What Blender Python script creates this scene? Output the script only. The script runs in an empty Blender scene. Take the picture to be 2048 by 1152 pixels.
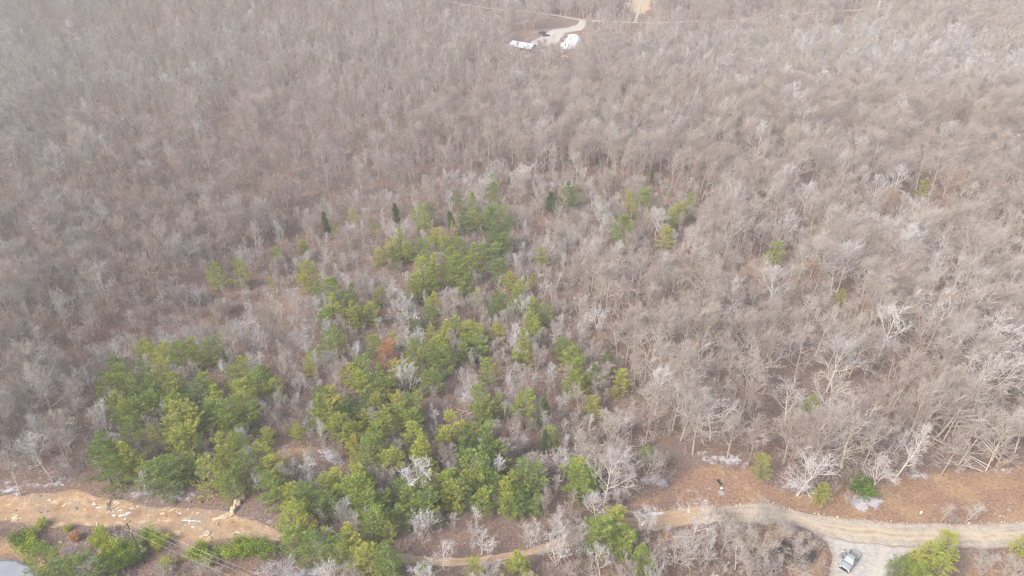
import bpy, bmesh, math, random
import numpy as np
from mathutils import Vector, Matrix

PI = math.pi
R = math.radians
scene = bpy.context.scene
col = scene.collection

# ------------------------------------------------------------------ camera
PITCH = 32.5
CAM_H = 120.0
cam_d = bpy.data.cameras.new("camera")
cam_d.sensor_width = 36.0
cam_d.lens = 24.0
cam_d.clip_start = 1.0
cam_d.clip_end = 6000.0
cam = bpy.data.objects.new("camera", cam_d)
cam.location = (0, 0, CAM_H)
cam.rotation_euler = (R(90 - PITCH), 0, 0)
col.objects.link(cam)
scene.camera = cam

# ------------------------------------------------------------------ light
SUN_EL, SUN_AZ = 42.0, -125.0          # azimuth measured from +Y, clockwise; light comes from behind-left
world = bpy.data.worlds.new("World")
scene.world = world
world.use_nodes = True
wn = world.node_tree.nodes
wl = world.node_tree.links
wn.clear()
wo = wn.new("ShaderNodeOutputWorld")
wb = wn.new("ShaderNodeBackground")
ws = wn.new("ShaderNodeTexSky")
ws.sky_type = 'NISHITA'
ws.sun_disc = False
ws.sun_elevation = R(SUN_EL)
ws.sun_rotation = R(SUN_AZ)
ws.dust_density = 4.0
ws.air_density = 1.2
wb.inputs["Strength"].default_value = 0.13
wl.new(ws.outputs[0], wb.inputs[0])
wl.new(wb.outputs[0], wo.inputs[0])

sun_d = bpy.data.lights.new("sun", 'SUN')
sun_d.energy = 1.5
sun_d.angle = R(14)
sun_d.color = (1.0, 0.965, 0.92)
sun = bpy.data.objects.new("sun", sun_d)
az = R(SUN_AZ)
sdir = Vector((math.sin(az) * math.cos(R(SUN_EL)), math.cos(az) * math.cos(R(SUN_EL)), math.sin(R(SUN_EL))))
sun.rotation_euler = sdir.to_track_quat('Z', 'Y').to_euler()
sun.location = (0, 0, 200)
col.objects.link(sun)

scene.view_settings.view_transform = 'Standard'
scene.view_settings.look = 'None'
scene.view_settings.gamma = 1.0
scene.view_settings.exposure = 1.15
scene.cycles.max_bounces = 4
scene.cycles.diffuse_bounces = 2
scene.cycles.glossy_bounces = 1
scene.cycles.transmission_bounces = 1
scene.cycles.volume_bounces = 0
scene.cycles.use_denoising = True
scene.cycles.denoiser = 'OPENIMAGEDENOISE'
scene.cycles.denoising_input_passes = 'RGB_ALBEDO_NORMAL'
scene.cycles.denoising_prefilter = 'NONE'
scene.cycles.pixel_filter_type = 'BLACKMAN_HARRIS'
scene.cycles.filter_width = 1.2

# ------------------------------------------------------------------ projection helpers (photograph pixels, 2048 wide)
F = 24.0 / 36.0 * 2048
SP, CP = math.sin(R(PITCH)), math.cos(R(PITCH))


def sst(a, b, x):
    t = np.clip((np.asarray(x, float) - a) / (b - a), 0, 1)
    return t * t * (3 - 2 * t)


def height(x, y):
    x = np.asarray(x, float)
    y = np.asarray(y, float)
    a = sst(118, 210, y)
    h = a * (1.6 * np.sin(x * 0.031 + 1.3) * np.cos(y * 0.027 + 0.4) + 2.4 * np.sin(x * 0.011 + y * 0.013 + 2.0)
             + 0.5 * np.sin(x * 0.09 + 0.5) * np.sin(y * 0.08))
    h = h + sst(380, 700, y) * 0.055 * (y - 380) * sst(380, 460, y)
    # the gully on the left
    px, py = -165.0, 138.0
    qx, qy = -100.0, 168.0
    dx, dy = qx - px, qy - py
    L2 = dx * dx + dy * dy
    t = np.clip(((x - px) * dx + (y - py) * dy) / L2, -0.8, 1.25)
    d2 = (x - px - t * dx) ** 2 + (y - py - t * dy) ** 2
    h = h - 9.0 * np.exp(-d2 / (2 * 9.0 ** 2))
    return h


def ray(px, py):
    u = (px - 1024) / F
    v = (576 - py) / F
    return (u, CP + v * SP, -SP + v * CP)


def P(px, py, z=0.0):
    """the point z above the ground that the photograph shows at this pixel"""
    d = ray(px, py)
    t = (CAM_H - z) / -d[2]
    for _ in range(12):
        g = float(height(d[0] * t, d[1] * t)) + z
        t += ((CAM_H - g) / -d[2] - t) * 0.7
    return Vector((d[0] * t, d[1] * t, float(height(d[0] * t, d[1] * t))))


def proj(x, y, z):
    dz = z - CAM_H
    depth = y * CP - dz * SP
    up = y * SP + dz * CP
    return 1024 + F * x / depth, 576 - F * up / depth, depth


def inpoly(x, y, poly):
    c = False
    n = len(poly)
    j = n - 1
    for i in range(n):
        xi, yi = poly[i]
        xj, yj = poly[j]
        if (yi > y) != (yj > y) and x < (xj - xi) * (y - yi) / (yj - yi) + xi:
            c = not c
        j = i
    return c


# ------------------------------------------------------------------ object helpers
def tag(o, label=None, cat=None, group=None, kind=None):
    if label: o["label"] = label
    if cat: o["category"] = cat
    if group: o["group"] = group
    if kind: o["kind"] = kind
    return o


def empty(name, loc=(0, 0, 0), rz=0.0):
    o = bpy.data.objects.new(name, None)
    o.empty_display_size = 0.5
    o.location = loc
    o.rotation_euler = (0, 0, rz)
    col.objects.link(o)
    return o


class MB:
    def __init__(s):
        s.v = []
        s.f = []
        s.m = []

    def add(s, verts, faces, mi=0):
        n = len(s.v)
        s.v.extend([tuple(q) for q in verts])
        s.f.extend([tuple(i + n for i in q) for q in faces])
        s.m.extend([mi] * len(faces))

    def box(s, x0, x1, y0, y1, z0, z1, M=None, mi=0, tx=0.0, ty=0.0):
        vs = [(x0, y0, z0), (x1, y0, z0), (x1, y1, z0), (x0, y1, z0),
              (x0 + tx, y0 + ty, z1), (x1 - tx, y0 + ty, z1), (x1 - tx, y1 - ty, z1), (x0 + tx, y1 - ty, z1)]
        if M is not None:
            vs = [M @ Vector(q) for q in vs]
        s.add(vs, [(0, 3, 2, 1), (4, 5, 6, 7), (0, 1, 5, 4), (1, 2, 6, 5), (2, 3, 7, 6), (3, 0, 4, 7)], mi)

    def tube(s, pts, rads, sides=6, mi=0, cap=True):
        n = len(pts)
        ring = []
        base = len(s.v)
        prev = None
        for i in range(n):
            if i == 0: d = pts[1] - pts[0]
            elif i == n - 1: d = pts[i] - pts[i - 1]
            else: d = pts[i + 1] - pts[i - 1]
            d = d.normalized()
            if prev is None:
                a = Vector((0, 0, 1)) if abs(d.z) < 0.9 else Vector((1, 0, 0))
                u = d.cross(a).normalized()
            else:
                u = (prev - d * prev.dot(d))
                if u.length < 1e-6: u = d.orthogonal()
                u.normalize()
            prev = u
            w = d.cross(u)
            for k in range(sides):
                an = 2 * PI * k / sides
                q = pts[i] + (u * math.cos(an) + w * math.sin(an)) * rads[i]
                s.v.append((q.x, q.y, q.z))
        for i in range(n - 1):
            for k in range(sides):
                a = base + i * sides + k
                b = base + i * sides + (k + 1) % sides
                s.f.append((a, b, b + sides, a + sides))
                s.m.append(mi)
        if cap:
            s.f.append(tuple(base + k for k in reversed(range(sides))))
            s.f.append(tuple(base + (n - 1) * sides + k for k in range(sides)))
            s.m.extend([mi, mi])

    def lathe(s, prof, n=16, M=None, mi=0):
        base = len(s.v)
        for (r, z) in prof:
            for k in range(n):
                a = 2 * PI * k / n
                q = Vector((r * math.cos(a), r * math.sin(a), z))
                if M is not None: q = M @ q
                s.v.append(tuple(q))
        for i in range(len(prof) - 1):
            for k in range(n):
                a = base + i * n + k
                b = base + i * n + (k + 1) % n
                s.f.append((a, b, b + n, a + n))
                s.m.append(mi)
        s.f.append(tuple(base + k for k in reversed(range(n))))
        s.f.append(tuple(base + (len(prof) - 1) * n + k for k in range(n)))
        s.m.extend([mi, mi])

    def mesh(s, name, mats, smooth=False):
        me = bpy.data.meshes.new(name)
        me.from_pydata(s.v, [], s.f)
        if not isinstance(mats, (list, tuple)): mats = [mats]
        for m in mats: me.materials.append(m)
        me.polygons.foreach_set("material_index", s.m)
        me.polygons.foreach_set("use_smooth", [smooth] * len(s.f))
        me.update()
        return me

    def build(s, name, mats, parent=None, smooth=False, loc=None):
        o = bpy.data.objects.new(name, s.mesh(name, mats, smooth))
        col.objects.link(o)
        if parent: o.parent = parent
        if loc is not None: o.location = loc
        return o


def link_mesh(name, me, parent=None, loc=None):
    o = bpy.data.objects.new(name, me)
    col.objects.link(o)
    if parent: o.parent = parent
    if loc is not None: o.location = loc
    return o


# ------------------------------------------------------------------ materials
def new_mat(name):
    m = bpy.data.materials.new(name)
    m.use_nodes = True
    nt = m.node_tree
    nt.nodes.clear()
    out = nt.nodes.new("ShaderNodeOutputMaterial")
    b = nt.nodes.new("ShaderNodeBsdfPrincipled")
    nt.links.new(b.outputs[0], out.inputs[0])
    return m, nt, b


def nd(nt, t, **kw):
    n = nt.nodes.new(t)
    for k, v in kw.items():
        if k.startswith("i_"):
            n.inputs[k[2:].replace("_", " ")].default_value = v
        else:
            setattr(n, k, v)
    return n


def ramp(nt, stops, interp='LINEAR'):
    n = nt.nodes.new("ShaderNodeValToRGB")
    cr = n.color_ramp
    cr.interpolation = interp
    while len(cr.elements) < len(stops): cr.elements.new(0.5)
    for e, (p, c) in zip(cr.elements, stops):
        e.position = p
        e.color = (c[0], c[1], c[2], 1) if len(c) == 3 else c
    return n


def mix(nt, fac, a, b, mode='MIX'):
    n = nt.nodes.new("ShaderNodeMix")
    n.data_type = 'RGBA'
    n.blend_type = mode
    for sock, val in ((n.inputs[0], fac), (n.inputs[6], a), (n.inputs[7], b)):
        if hasattr(val, "is_output") or hasattr(val, "links"):
            nt.links.new(val, sock)
        elif isinstance(val, (int, float)):
            sock.default_value = val
        else:
            sock.default_value = (val[0], val[1], val[2], 1)
    return n.outputs[2]


def noise(nt, scale, detail=4, vec=None, rough=0.6, dim='3D'):
    n = nd(nt, "ShaderNodeTexNoise")
    n.inputs["Scale"].default_value = scale
    n.inputs["Detail"].default_value = detail
    n.inputs["Roughness"].default_value = rough
    if vec is not None: nt.links.new(vec, n.inputs["Vector"])
    return n.outputs["Fac"]


def coords(nt, kind="Object"):
    return nd(nt, "ShaderNodeTexCoord").outputs[kind]


def worldpos(nt):
    return nd(nt, "ShaderNodeNewGeometry").outputs["Position"]


def simple(name, c, rough=0.6, metal=0.0, var=0.12, scale=2.0, emit=None):
    m, nt, b = new_mat(name)
    n = noise(nt, scale, 5, coords(nt))
    r = ramp(nt, [(0.3, [max(0, q * (1 - var)) for q in c]), (0.7, [min(1, q * (1 + var)) for q in c])])
    nt.links.new(n, r.inputs[0])
    nt.links.new(r.outputs[0], b.inputs["Base Color"])
    b.inputs["Roughness"].default_value = rough
    b.inputs["Metallic"].default_value = metal
    return m


def tint_attr(nt):
    a = nd(nt, "ShaderNodeAttribute", attribute_type='INSTANCER', attribute_name="tint")
    return a.outputs["Fac"]


def wood_mat(name, stops, k=1.0, rough=0.9):
    m, nt, b = new_mat(name)
    r = ramp(nt, stops)
    nt.links.new(tint_attr(nt), r.inputs[0])
    n = noise(nt, 0.9, 3, coords(nt))
    v = ramp(nt, [(0.25, (0.72 * k, 0.72 * k, 0.74 * k)), (0.75, (1.2 * k, 1.18 * k, 1.14 * k))])
    nt.links.new(n, v.inputs[0])
    c = mix(nt, 1.0, r.outputs[0], v.outputs[0], 'MULTIPLY')
    nt.links.new(c, b.inputs["Base Color"])
    b.inputs["Roughness"].default_value = rough
    b.inputs["Specular IOR Level"].default_value = 0.2
    return m


TW = [(0.0, (0.42, 0.30, 0.23)), (0.05, (0.42, 0.30, 0.23)), (0.1, (0.36, 0.285, 0.255)), (0.27, (0.42, 0.35, 0.32)), (0.45, (0.43, 0.385, 0.36)),
      (0.58, (0.45, 0.395, 0.345)), (0.75, (0.50, 0.47, 0.455)), (1.0, (0.64, 0.62, 0.61))]
BK = [(0.0, (0.19, 0.15, 0.13)), (0.25, (0.36, 0.30, 0.26)), (0.45, (0.44, 0.39, 0.35)), (0.6, (0.47, 0.40, 0.32)),
      (0.75, (0.58, 0.52, 0.46)), (1.0, (0.70, 0.66, 0.61))]
M_twig = wood_mat("twig_bark", TW)
M_bark = wood_mat("trunk_bark", BK)
M_pinebark = simple("pine_bark", (0.20, 0.155, 0.12), 0.9, var=0.3, scale=3)


def needle_mat(name, stops, sub=0.0):
    m, nt, b = new_mat(name)
    r = ramp(nt, stops)
    a = nd(nt, "ShaderNodeAttribute", attribute_type='GEOMETRY', attribute_name="shade")
    t = tint_attr(nt)
    ma = nd(nt, "ShaderNodeMath", operation='MULTIPLY_ADD')
    nt.links.new(a.outputs["Fac"], ma.inputs[0])
    ma.inputs[1].default_value = 0.45
    nt.links.new(t, ma.inputs[2])
    n = noise(nt, 0.55, 3, coords(nt))
    mb = nd(nt, "ShaderNodeMath", operation='MULTIPLY_ADD')
    nt.links.new(n, mb.inputs[0])
    mb.inputs[1].default_value = 0.5
    nt.links.new(ma.outputs[0], mb.inputs[2])
    mc = nd(nt, "ShaderNodeMath", operation='SUBTRACT')
    nt.links.new(mb.outputs[0], mc.inputs[0])
    mc.inputs[1].default_value = 0.48
    nt.links.new(mc.outputs[0], r.inputs[0])
    nt.links.new(r.outputs[0], b.inputs["Base Color"])
    b.inputs["Roughness"].default_value = 0.65
    b.inputs["Specular IOR Level"].default_value = 0.3
    return m


# tint: 0 dark cedar, .3 blue green, .55 green, .8 yellow green, 1 rust
M_needle = needle_mat("pine_needles", [(0.0, (0.055, 0.11, 0.036)), (0.22, (0.14, 0.205, 0.072)), (0.45, (0.21, 0.295, 0.066)),
                                       (0.68, (0.31, 0.375, 0.064)), (0.9, (0.44, 0.43, 0.078)), (1.0, (0.52, 0.47, 0.10))])
M_rust = simple("dead_needles", (0.48, 0.22, 0.10), 0.8, var=0.25, scale=1.5)
M_leaf = needle_mat("shrub_leaves", [(0.0, (0.06, 0.12, 0.03)), (0.35, (0.16, 0.25, 0.03)), (0.65, (0.28, 0.37, 0.035)),
                                     (1.0, (0.46, 0.45, 0.06))])


def ground_mat():
    m, nt, b = new_mat("forest_floor")
    p = worldpos(nt)
    z = nd(nt, "ShaderNodeAttribute", attribute_type='GEOMETRY', attribute_name="zone")
    sep = nd(nt, "ShaderNodeSeparateColor")
    nt.links.new(z.outputs["Color"], sep.inputs[0])
    n1 = noise(nt, 0.16, 6, p, 0.65)
    n2 = noise(nt, 1.7, 5, p, 0.75)
    n3 = noise(nt, 0.035, 3, p)
    litter = ramp(nt, [(0.28, (0.09, 0.062, 0.05)), (0.45, (0.19, 0.125, 0.098)), (0.6, (0.29, 0.19, 0.145)), (0.75, (0.36, 0.27, 0.22))])
    nt.links.new(n2, litter.inputs[0])
    grey = ramp(nt, [(0.3, (0.12, 0.09, 0.075)), (0.7, (0.27, 0.21, 0.175))])
    nt.links.new(n2, grey.inputs[0])
    f1 = ramp(nt, [(0.42, (0, 0, 0)), (0.6, (1, 1, 1))])
    nt.links.new(n1, f1.inputs[0])
    c = mix(nt, f1.outputs[0], litter.outputs[0], grey.outputs[0])
    straw1 = ramp(nt, [(0.3, (0.13, 0.08, 0.058)), (0.5, (0.29, 0.175, 0.12)), (0.72, (0.42, 0.295, 0.21))])
    nt.links.new(n2, straw1.inputs[0])
    straw2 = ramp(nt, [(0.3, (0.20, 0.13, 0.075)), (0.5, (0.39, 0.26, 0.14)), (0.72, (0.52, 0.39, 0.24))])
    nt.links.new(n2, straw2.inputs[0])
    sf = ramp(nt, [(0.46, (0, 0, 0)), (0.66, (1, 1, 1))])
    nt.links.new(noise(nt, 0.11, 5, p, 0.7), sf.inputs[0])
    straw = nd(nt, "ShaderNodeMix", data_type='RGBA')
    nt.links.new(sf.outputs[0], straw.inputs[0])
    nt.links.new(straw1.outputs[0], straw.inputs[6])
    nt.links.new(straw2.outputs[0], straw.inputs[7])

    def edge(sock, amt=0.75, lo=0.42, hi=0.6, nn=None):
        a = nd(nt, "ShaderNodeMath", operation='MULTIPLY_ADD')
        nt.links.new(nn if nn is not None else n1, a.inputs[0])
        a.inputs[1].default_value = amt * 2
        s = nd(nt, "ShaderNodeMath", operation='SUBTRACT')
        nt.links.new(sock, s.inputs[0])
        s.inputs[1].default_value = amt
        nt.links.new(s.outputs[0], a.inputs[2])
        r = ramp(nt, [(lo, (0, 0, 0)), (hi, (1, 1, 1))])
        nt.links.new(a.outputs[0], r.inputs[0])
        return r.outputs[0]
    c = mix(nt, edge(sep.outputs[0]), c, straw.outputs[2])
    dirt = ramp(nt, [(0.25, (0.36, 0.24, 0.14)), (0.5, (0.50, 0.36, 0.22)), (0.75, (0.62, 0.50, 0.34))])
    nt.links.new(n2, dirt.inputs[0])
    c = mix(nt, edge(sep.outputs[2]), c, dirt.outputs[0])
    n4 = noise(nt, 0.55, 6, p, 0.8)
    c = mix(nt, edge(sep.outputs[1], 1.25, 0.52, 0.80, n4), c, (0.50, 0.49, 0.52))
    # light frost dusting in drifts through the woods
    fr = ramp(nt, [(0.56, (0, 0, 0)), (0.64, (1, 1, 1))])
    nt.links.new(n4, fr.inputs[0])
    fr2 = ramp(nt, [(0.5, (0, 0, 0)), (0.62, (0.8, 0.8, 0.8))])
    nt.links.new(n3, fr2.inputs[0])
    c = mix(nt, mix(nt, 1.0, fr.outputs[0], fr2.outputs[0], 'MULTIPLY'), c, (0.52, 0.50, 0.52))
    nt.links.new(c, b.inputs["Base Color"])
    bp = nd(nt, "ShaderNodeBump")
    bp.inputs["Strength"].default_value = 0.6
    bp.inputs["Distance"].default_value = 0.3
    nt.links.new(n2, bp.inputs["Height"])
    nt.links.new(bp.outputs[0], b.inputs["Normal"])
    b.inputs["Roughness"].default_value = 0.95
    b.inputs["Specular IOR Level"].default_value = 0.1
    return m


M_ground = ground_mat()


def road_mat(name, cols, rut, edgec, ruts=(0.3, 0.7), scale=0.5, sm=(0.05, 7.0), patch=None, fade=None):
    """UV.x runs along the road in metres, UV.y across from 0 to 1"""
    m, nt, b = new_mat(name)
    p = worldpos(nt)
    uv = coords(nt, "UV")
    sp = nd(nt, "ShaderNodeSeparateXYZ")
    nt.links.new(uv, sp.inputs[0])
    mp = nd(nt, "ShaderNodeMapping")
    mp.inputs["Scale"].default_value = (sm[0], sm[1], 1)
    nt.links.new(uv, mp.inputs[0])
    streak = noise(nt, 1.0, 6, mp.outputs[0], 0.65)
    n2 = noise(nt, scale, 6, p, 0.7)
    r1 = ramp(nt, [(0.3, cols[0]), (0.5, cols[1]), (0.7, cols[2])])
    nt.links.new(streak, r1.inputs[0])
    r2 = ramp(nt, [(0.3, (0.7, 0.69, 0.68)), (0.5, (1.0, 1.0, 1.0)), (0.7, (1.2, 1.2, 1.2))])
    nt.links.new(n2, r2.inputs[0])
    c = mix(nt, 1.0, r1.outputs[0], r2.outputs[0], 'MULTIPLY')
    n9 = ramp(nt, [(0.35, (0.72, 0.70, 0.67)), (0.5, (1, 1, 1)), (0.65, (1.18, 1.18, 1.18))])
    nt.links.new(noise(nt, 2.6, 5, p, 0.85), n9.inputs[0])
    c = mix(nt, 1.0, c, n9.outputs[0], 'MULTIPLY')
    if patch:
        for q, (sc, lo, hi, pc) in enumerate(patch):
            pr_ = ramp(nt, [(lo, (0, 0, 0)), (hi, (1, 1, 1))])
            nt.links.new(noise(nt, sc, 7, p, 0.72), pr_.inputs[0])
            c = mix(nt, pr_.outputs[0], c, mix(nt, 1.0, pc, n9.outputs[0], 'MULTIPLY'))
    # worn wheel lines
    wob = nd(nt, "ShaderNodeMath", operation='MULTIPLY_ADD')
    nt.links.new(noise(nt, 0.12, 3, p), wob.inputs[0])
    wob.inputs[1].default_value = 0.3
    nt.links.new(sp.outputs[1], wob.inputs[2])
    stops = [(0.0, (0, 0, 0))]
    for q in ruts:
        q += 0.15
        stops += [(q - 0.08, (0, 0, 0)), (q - 0.02, (1, 1, 1)), (q + 0.03, (1, 1, 1)), (q + 0.1, (0, 0, 0))]
    rr = ramp(nt, stops)
    nt.links.new(wob.outputs[0], rr.inputs[0])
    f = mix(nt, 1.0, rr.outputs[0], r2.outputs[0], 'MULTIPLY')
    mm = nd(nt, "ShaderNodeMath", operation='MULTIPLY')
    nt.links.new(f, mm.inputs[0])
    mm.inputs[1].default_value = 0.7
    c = mix(nt, mm.outputs[0], c, rut)
    if fade:
        fr_ = ramp(nt, [(0.0, (1, 1, 1)), (0.35, (1, 1, 1)), (0.75, (0, 0, 0))])
        fm_ = nd(nt, "ShaderNodeMath", operation='MULTIPLY_ADD')
        nt.links.new(sp.outputs[0], fm_.inputs[0])
        fm_.inputs[1].default_value = 1 / 38.0
        nb_ = nd(nt, "ShaderNodeMath", operation='MULTIPLY')
        nt.links.new(streak, nb_.inputs[0])
        nb_.inputs[1].default_value = 0.3
        nt.links.new(nb_.outputs[0], fm_.inputs[2])
        nt.links.new(fm_.outputs[0], fr_.inputs[0])
        fc_ = ramp(nt, [(0.3, fade[0]), (0.5, fade[1]), (0.7, fade[2])])
        nt.links.new(streak, fc_.inputs[0])
        c = mix(nt, fr_.outputs[0], c, mix(nt, 1.0, fc_.outputs[0], n9.outputs[0], 'MULTIPLY'))
    # ragged verge
    ee = ramp(nt, [(0.0, (1, 1, 1)), (0.10, (0, 0, 0)), (0.90, (0, 0, 0)), (1.0, (1, 1, 1))])
    nt.links.new(sp.outputs[1], ee.inputs[0])
    g = noise(nt, 1.1, 5, p, 0.8)
    gr = ramp(nt, [(0.42, (0.2, 0.2, 0.2)), (0.55, (1, 1, 1))])
    nt.links.new(g, gr.inputs[0])
    c = mix(nt, mix(nt, 1.0, ee.outputs[0], gr.outputs[0], 'MULTIPLY'), c, edgec)
    nt.links.new(c, b.inputs["Base Color"])
    bp = nd(nt, "ShaderNodeBump")
    bp.inputs["Strength"].default_value = 0.5
    bp.inputs["Distance"].default_value = 0.15
    nt.links.new(streak, bp.inputs["Height"])
    nt.links.new(bp.outputs[0], b.inputs["Normal"])
    b.inputs["Roughness"].default_value = 0.9
    b.inputs["Specular IOR Level"].default_value = 0.15
    return m


TC = [(0.38, 0.25, 0.155), (0.47, 0.335, 0.215), (0.56, 0.44, 0.31)]
M_gravelroad = road_mat("gravel_road", [(0.36, 0.29, 0.22), (0.44, 0.375, 0.305), (0.50, 0.44, 0.365)], (0.55, 0.43, 0.28), (0.27, 0.20, 0.145), (0.4, 0.62),
                        patch=[(0.3, 0.5, 0.68, (0.36, 0.33, 0.29))], fade=TC)
M_track = road_mat("clay_track", TC, (0.38, 0.25, 0.155), (0.30, 0.20, 0.135), (0.35, 0.7), patch=[(0.25, 0.52, 0.66, (0.30, 0.22, 0.16))])
M_clay = road_mat("clay_bank", [(0.27, 0.17, 0.10), (0.39, 0.26, 0.155), (0.50, 0.37, 0.235)], (0.37, 0.25, 0.155), (0.30, 0.21, 0.155), (0.6, 0.8), 0.35, (0.16, 2.6),
                  [(0.16, 0.5, 0.62, (0.33, 0.255, 0.195)), (0.34, 0.55, 0.64, (0.60, 0.48, 0.32)), (0.5, 0.58, 0.66, (0.27, 0.175, 0.115))])
M_gravel = road_mat("grey_gravel", [(0.40, 0.37, 0.33), (0.45, 0.42, 0.385), (0.49, 0.46, 0.42)], (0.50, 0.46, 0.40), (0.34, 0.27, 0.22), (0.3, 0.7), 1.2)
M_asphalt = simple("worn_asphalt", (0.25, 0.27, 0.30), 0.75, var=0.14, scale=0.35)
M_asphalt_edge = simple("dark_asphalt", (0.13, 0.13, 0.145), 0.85, var=0.25, scale=1.5)
M_snow = simple("crusted_snow", (0.56, 0.56, 0.59), 0.7, var=0.2, scale=1.5)

# ------------------------------------------------------------------ ground
rng = random.Random(7)
# painted zones: (kind, pixel polygon) kind 0 straw / orange grass, 1 snow, 2 bare dirt
ZONES = [
    (0, [(1345, 1012), (1350, 950), (1400, 930), (1490, 940), (1560, 985), (1700, 1015), (1790, 955), (1830, 945), (2080, 930), (2090, 1048), (1700, 1042), (1530, 1010)], 1.0),
    (0, [(1240, 1010), (1280, 985), (1350, 970), (1360, 1010), (1290, 1025)], 0.7),
    (0, [(1290, 1075), (1400, 1055), (1560, 1052), (1640, 1085), (1662, 1130), (1640, 1170), (1560, 1180), (1600, 1100), (1480, 1090)], 1.0),
    (0, [(1720, 955), (1560, 1000), (1630, 1030), (1800, 1035)], 0.8),
    (0, [(515, 905), (560, 885), (630, 898), (640, 930), (560, 938)], 0.75),
    (0, [(880, 800), (1000, 790), (1010, 840), (900, 850)], 0.45),
    (0, [(1940, 1100), (2060, 1095), (2060, 1190), (1940, 1180)], 0.8),
    (0, [(-20, 1070), (60, 1090), (110, 1120), (90, 1170), (60, 1115), (-20, 1105)], 1.1),
    (0, [(560, 1160), (400, 1120), (340, 1180), (500, 1200)], 0.8),
    (0, [(425, 225), (465, 220), (475, 280), (430, 275)], 0.45),
    (0, [(1620, 400), (1650, 420), (1640, 440), (1610, 430)], 0.7),
    (2, [(765, 575), (795, 555), (818, 560), (805, 582), (775, 595)], 0.35),
    (2, [(1100, 60), (1150, 48), (1172, 44), (1168, 60), (1130, 78), (1115, 100), (1140, 110), (1190, 112), (1160, 122), (1110, 112), (1060, 116), (1050, 108), (1085, 95)], 0.45),
    (0, [(1035, 52), (1062, 50), (1085, 62), (1075, 80), (1050, 82), (1030, 70)], 0.42),
    (2, [(1252, -40), (1298, -40), (1300, -5), (1306, 15), (1292, 30), (1262, 27), (1248, 10)], 0.72),
    (0, [(930, 5), (1165, 25), (1175, 42), (1060, 32), (930, 18)], 0.4),
    (1, [(-20, 965), (70, 960), (145, 950), (150, 970), (60, 985), (-20, 1000)], 0.75),
    (1, [(240, 985), (300, 965), (400, 985), (380, 1008), (260, 1000)], 0.8),
    (1, [(635, 895), (665, 888), (695, 915), (680, 935), (640, 920)], 0.85),
    (1, [(1690, 990), (1765, 985), (1770, 1010), (1725, 1024), (1695, 1008)], 0.95),
    (1, [(1280, 945), (1340, 950), (1340, 978), (1270, 965)], 0.8),
    (1, [(1385, 905), (1480, 905), (1505, 940), (1400, 925)], 0.8),
    (1, [(1530, 960), (1620, 945), (1640, 1000), (1560, 985)], 0.6),
    (1, [(768, 574), (800, 569), (803, 588), (774, 594)], 0.72),
    (1, [(905, 775), (945, 760), (955, 805), (915, 810)], 0.8),
    (1, [(790, 1045), (850, 1050), (1000, 1075), (1080, 1060), (1060, 1085), (950, 1100), (800, 1070)], 0.5),
    (1, [(540, 1135), (640, 1120), (680, 1160), (540, 1180)], 0.8),
    (1, [(1820, 935), (1870, 945), (1850, 965), (1815, 955)], 0.7),
    (1, [(1960, 940), (2010, 925), (2045, 945), (1990, 955)], 0.7),
    (1, [(560, 790), (600, 800), (600, 850), (560, 840)], 0.5),
    (1, [(1270, 1090), (1290, 1090), (1330, 1150), (1280, 1150)], 0.4),
    (1, [(640, 380), (760, 385), (800, 400), (660, 410)], 0.4),
]


def segdist(X, Y, poly):
    D = np.full(X.shape, 1e9)
    n = len(poly)
    ins = np.zeros(X.shape, bool)
    for i in range(n):
        ax, ay = poly[i]
        bx, by = poly[(i + 1) % n]
        dx, dy = bx - ax, by - ay
        t = np.clip(((X - ax) * dx + (Y - ay) * dy) / max(dx * dx + dy * dy, 1e-9), 0, 1)
        D = np.minimum(D, np.hypot(X - ax - t * dx, Y - ay - t * dy))
        c = ((ay > Y) != (by > Y))
        with np.errstate(divide='ignore', invalid='ignore'):
            xi = (bx - ax) * (Y - ay) / (by - ay) + ax
        ins ^= c & (X < xi)
    return np.where(ins, D, -D)


rows = []
y = 30.0
while y < 2600:
    rows.append(y)
    y += max(0.85, (y - 60) * 0.0105)
rows = np.array(rows)
NC = 330
u = np.linspace(-1, 1, NC)
Y = np.repeat(rows[:, None], NC, 1)
X = u[None, :] * (0.86 * Y + 75)
Z = height(X, Y)
zone = np.zeros(X.shape + (4,), np.float32)
zone[..., 3] = 1
for k, poly, a in ZONES:
    wp = [P(q[0], max(q[1], -30)) for q in poly]
    wp = [(q.x, q.y) for q in wp]
    sz = max(max(q[0] for q in wp) - min(q[0] for q in wp), 6)
    soft = min(3.0, sz * 0.2)
    d = segdist(X, Y, wp)
    w = np.clip(0.5 + d / (2 * soft), 0, 1) * a
    zone[..., k] = np.maximum(zone[..., k], w)
nr = len(rows)
idx = np.arange(nr * NC).reshape(nr, NC)
F4 = np.stack([idx[:-1, :-1], idx[:-1, 1:], idx[1:, 1:], idx[1:, :-1]], -1).reshape(-1, 4)
me = bpy.data.meshes.new("ground")
me.from_pydata(np.stack([X, Y, Z], -1).reshape(-1, 3).tolist(), [], F4.tolist())
ca = me.color_attributes.new("zone", 'FLOAT_COLOR', 'POINT')
ca.data.foreach_set("color", zone.reshape(-1))
me.materials.append(M_ground)
me.polygons.foreach_set("use_smooth", [True] * len(F4))
g = link_mesh("ground", me)
tag(g, kind="structure")


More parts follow.
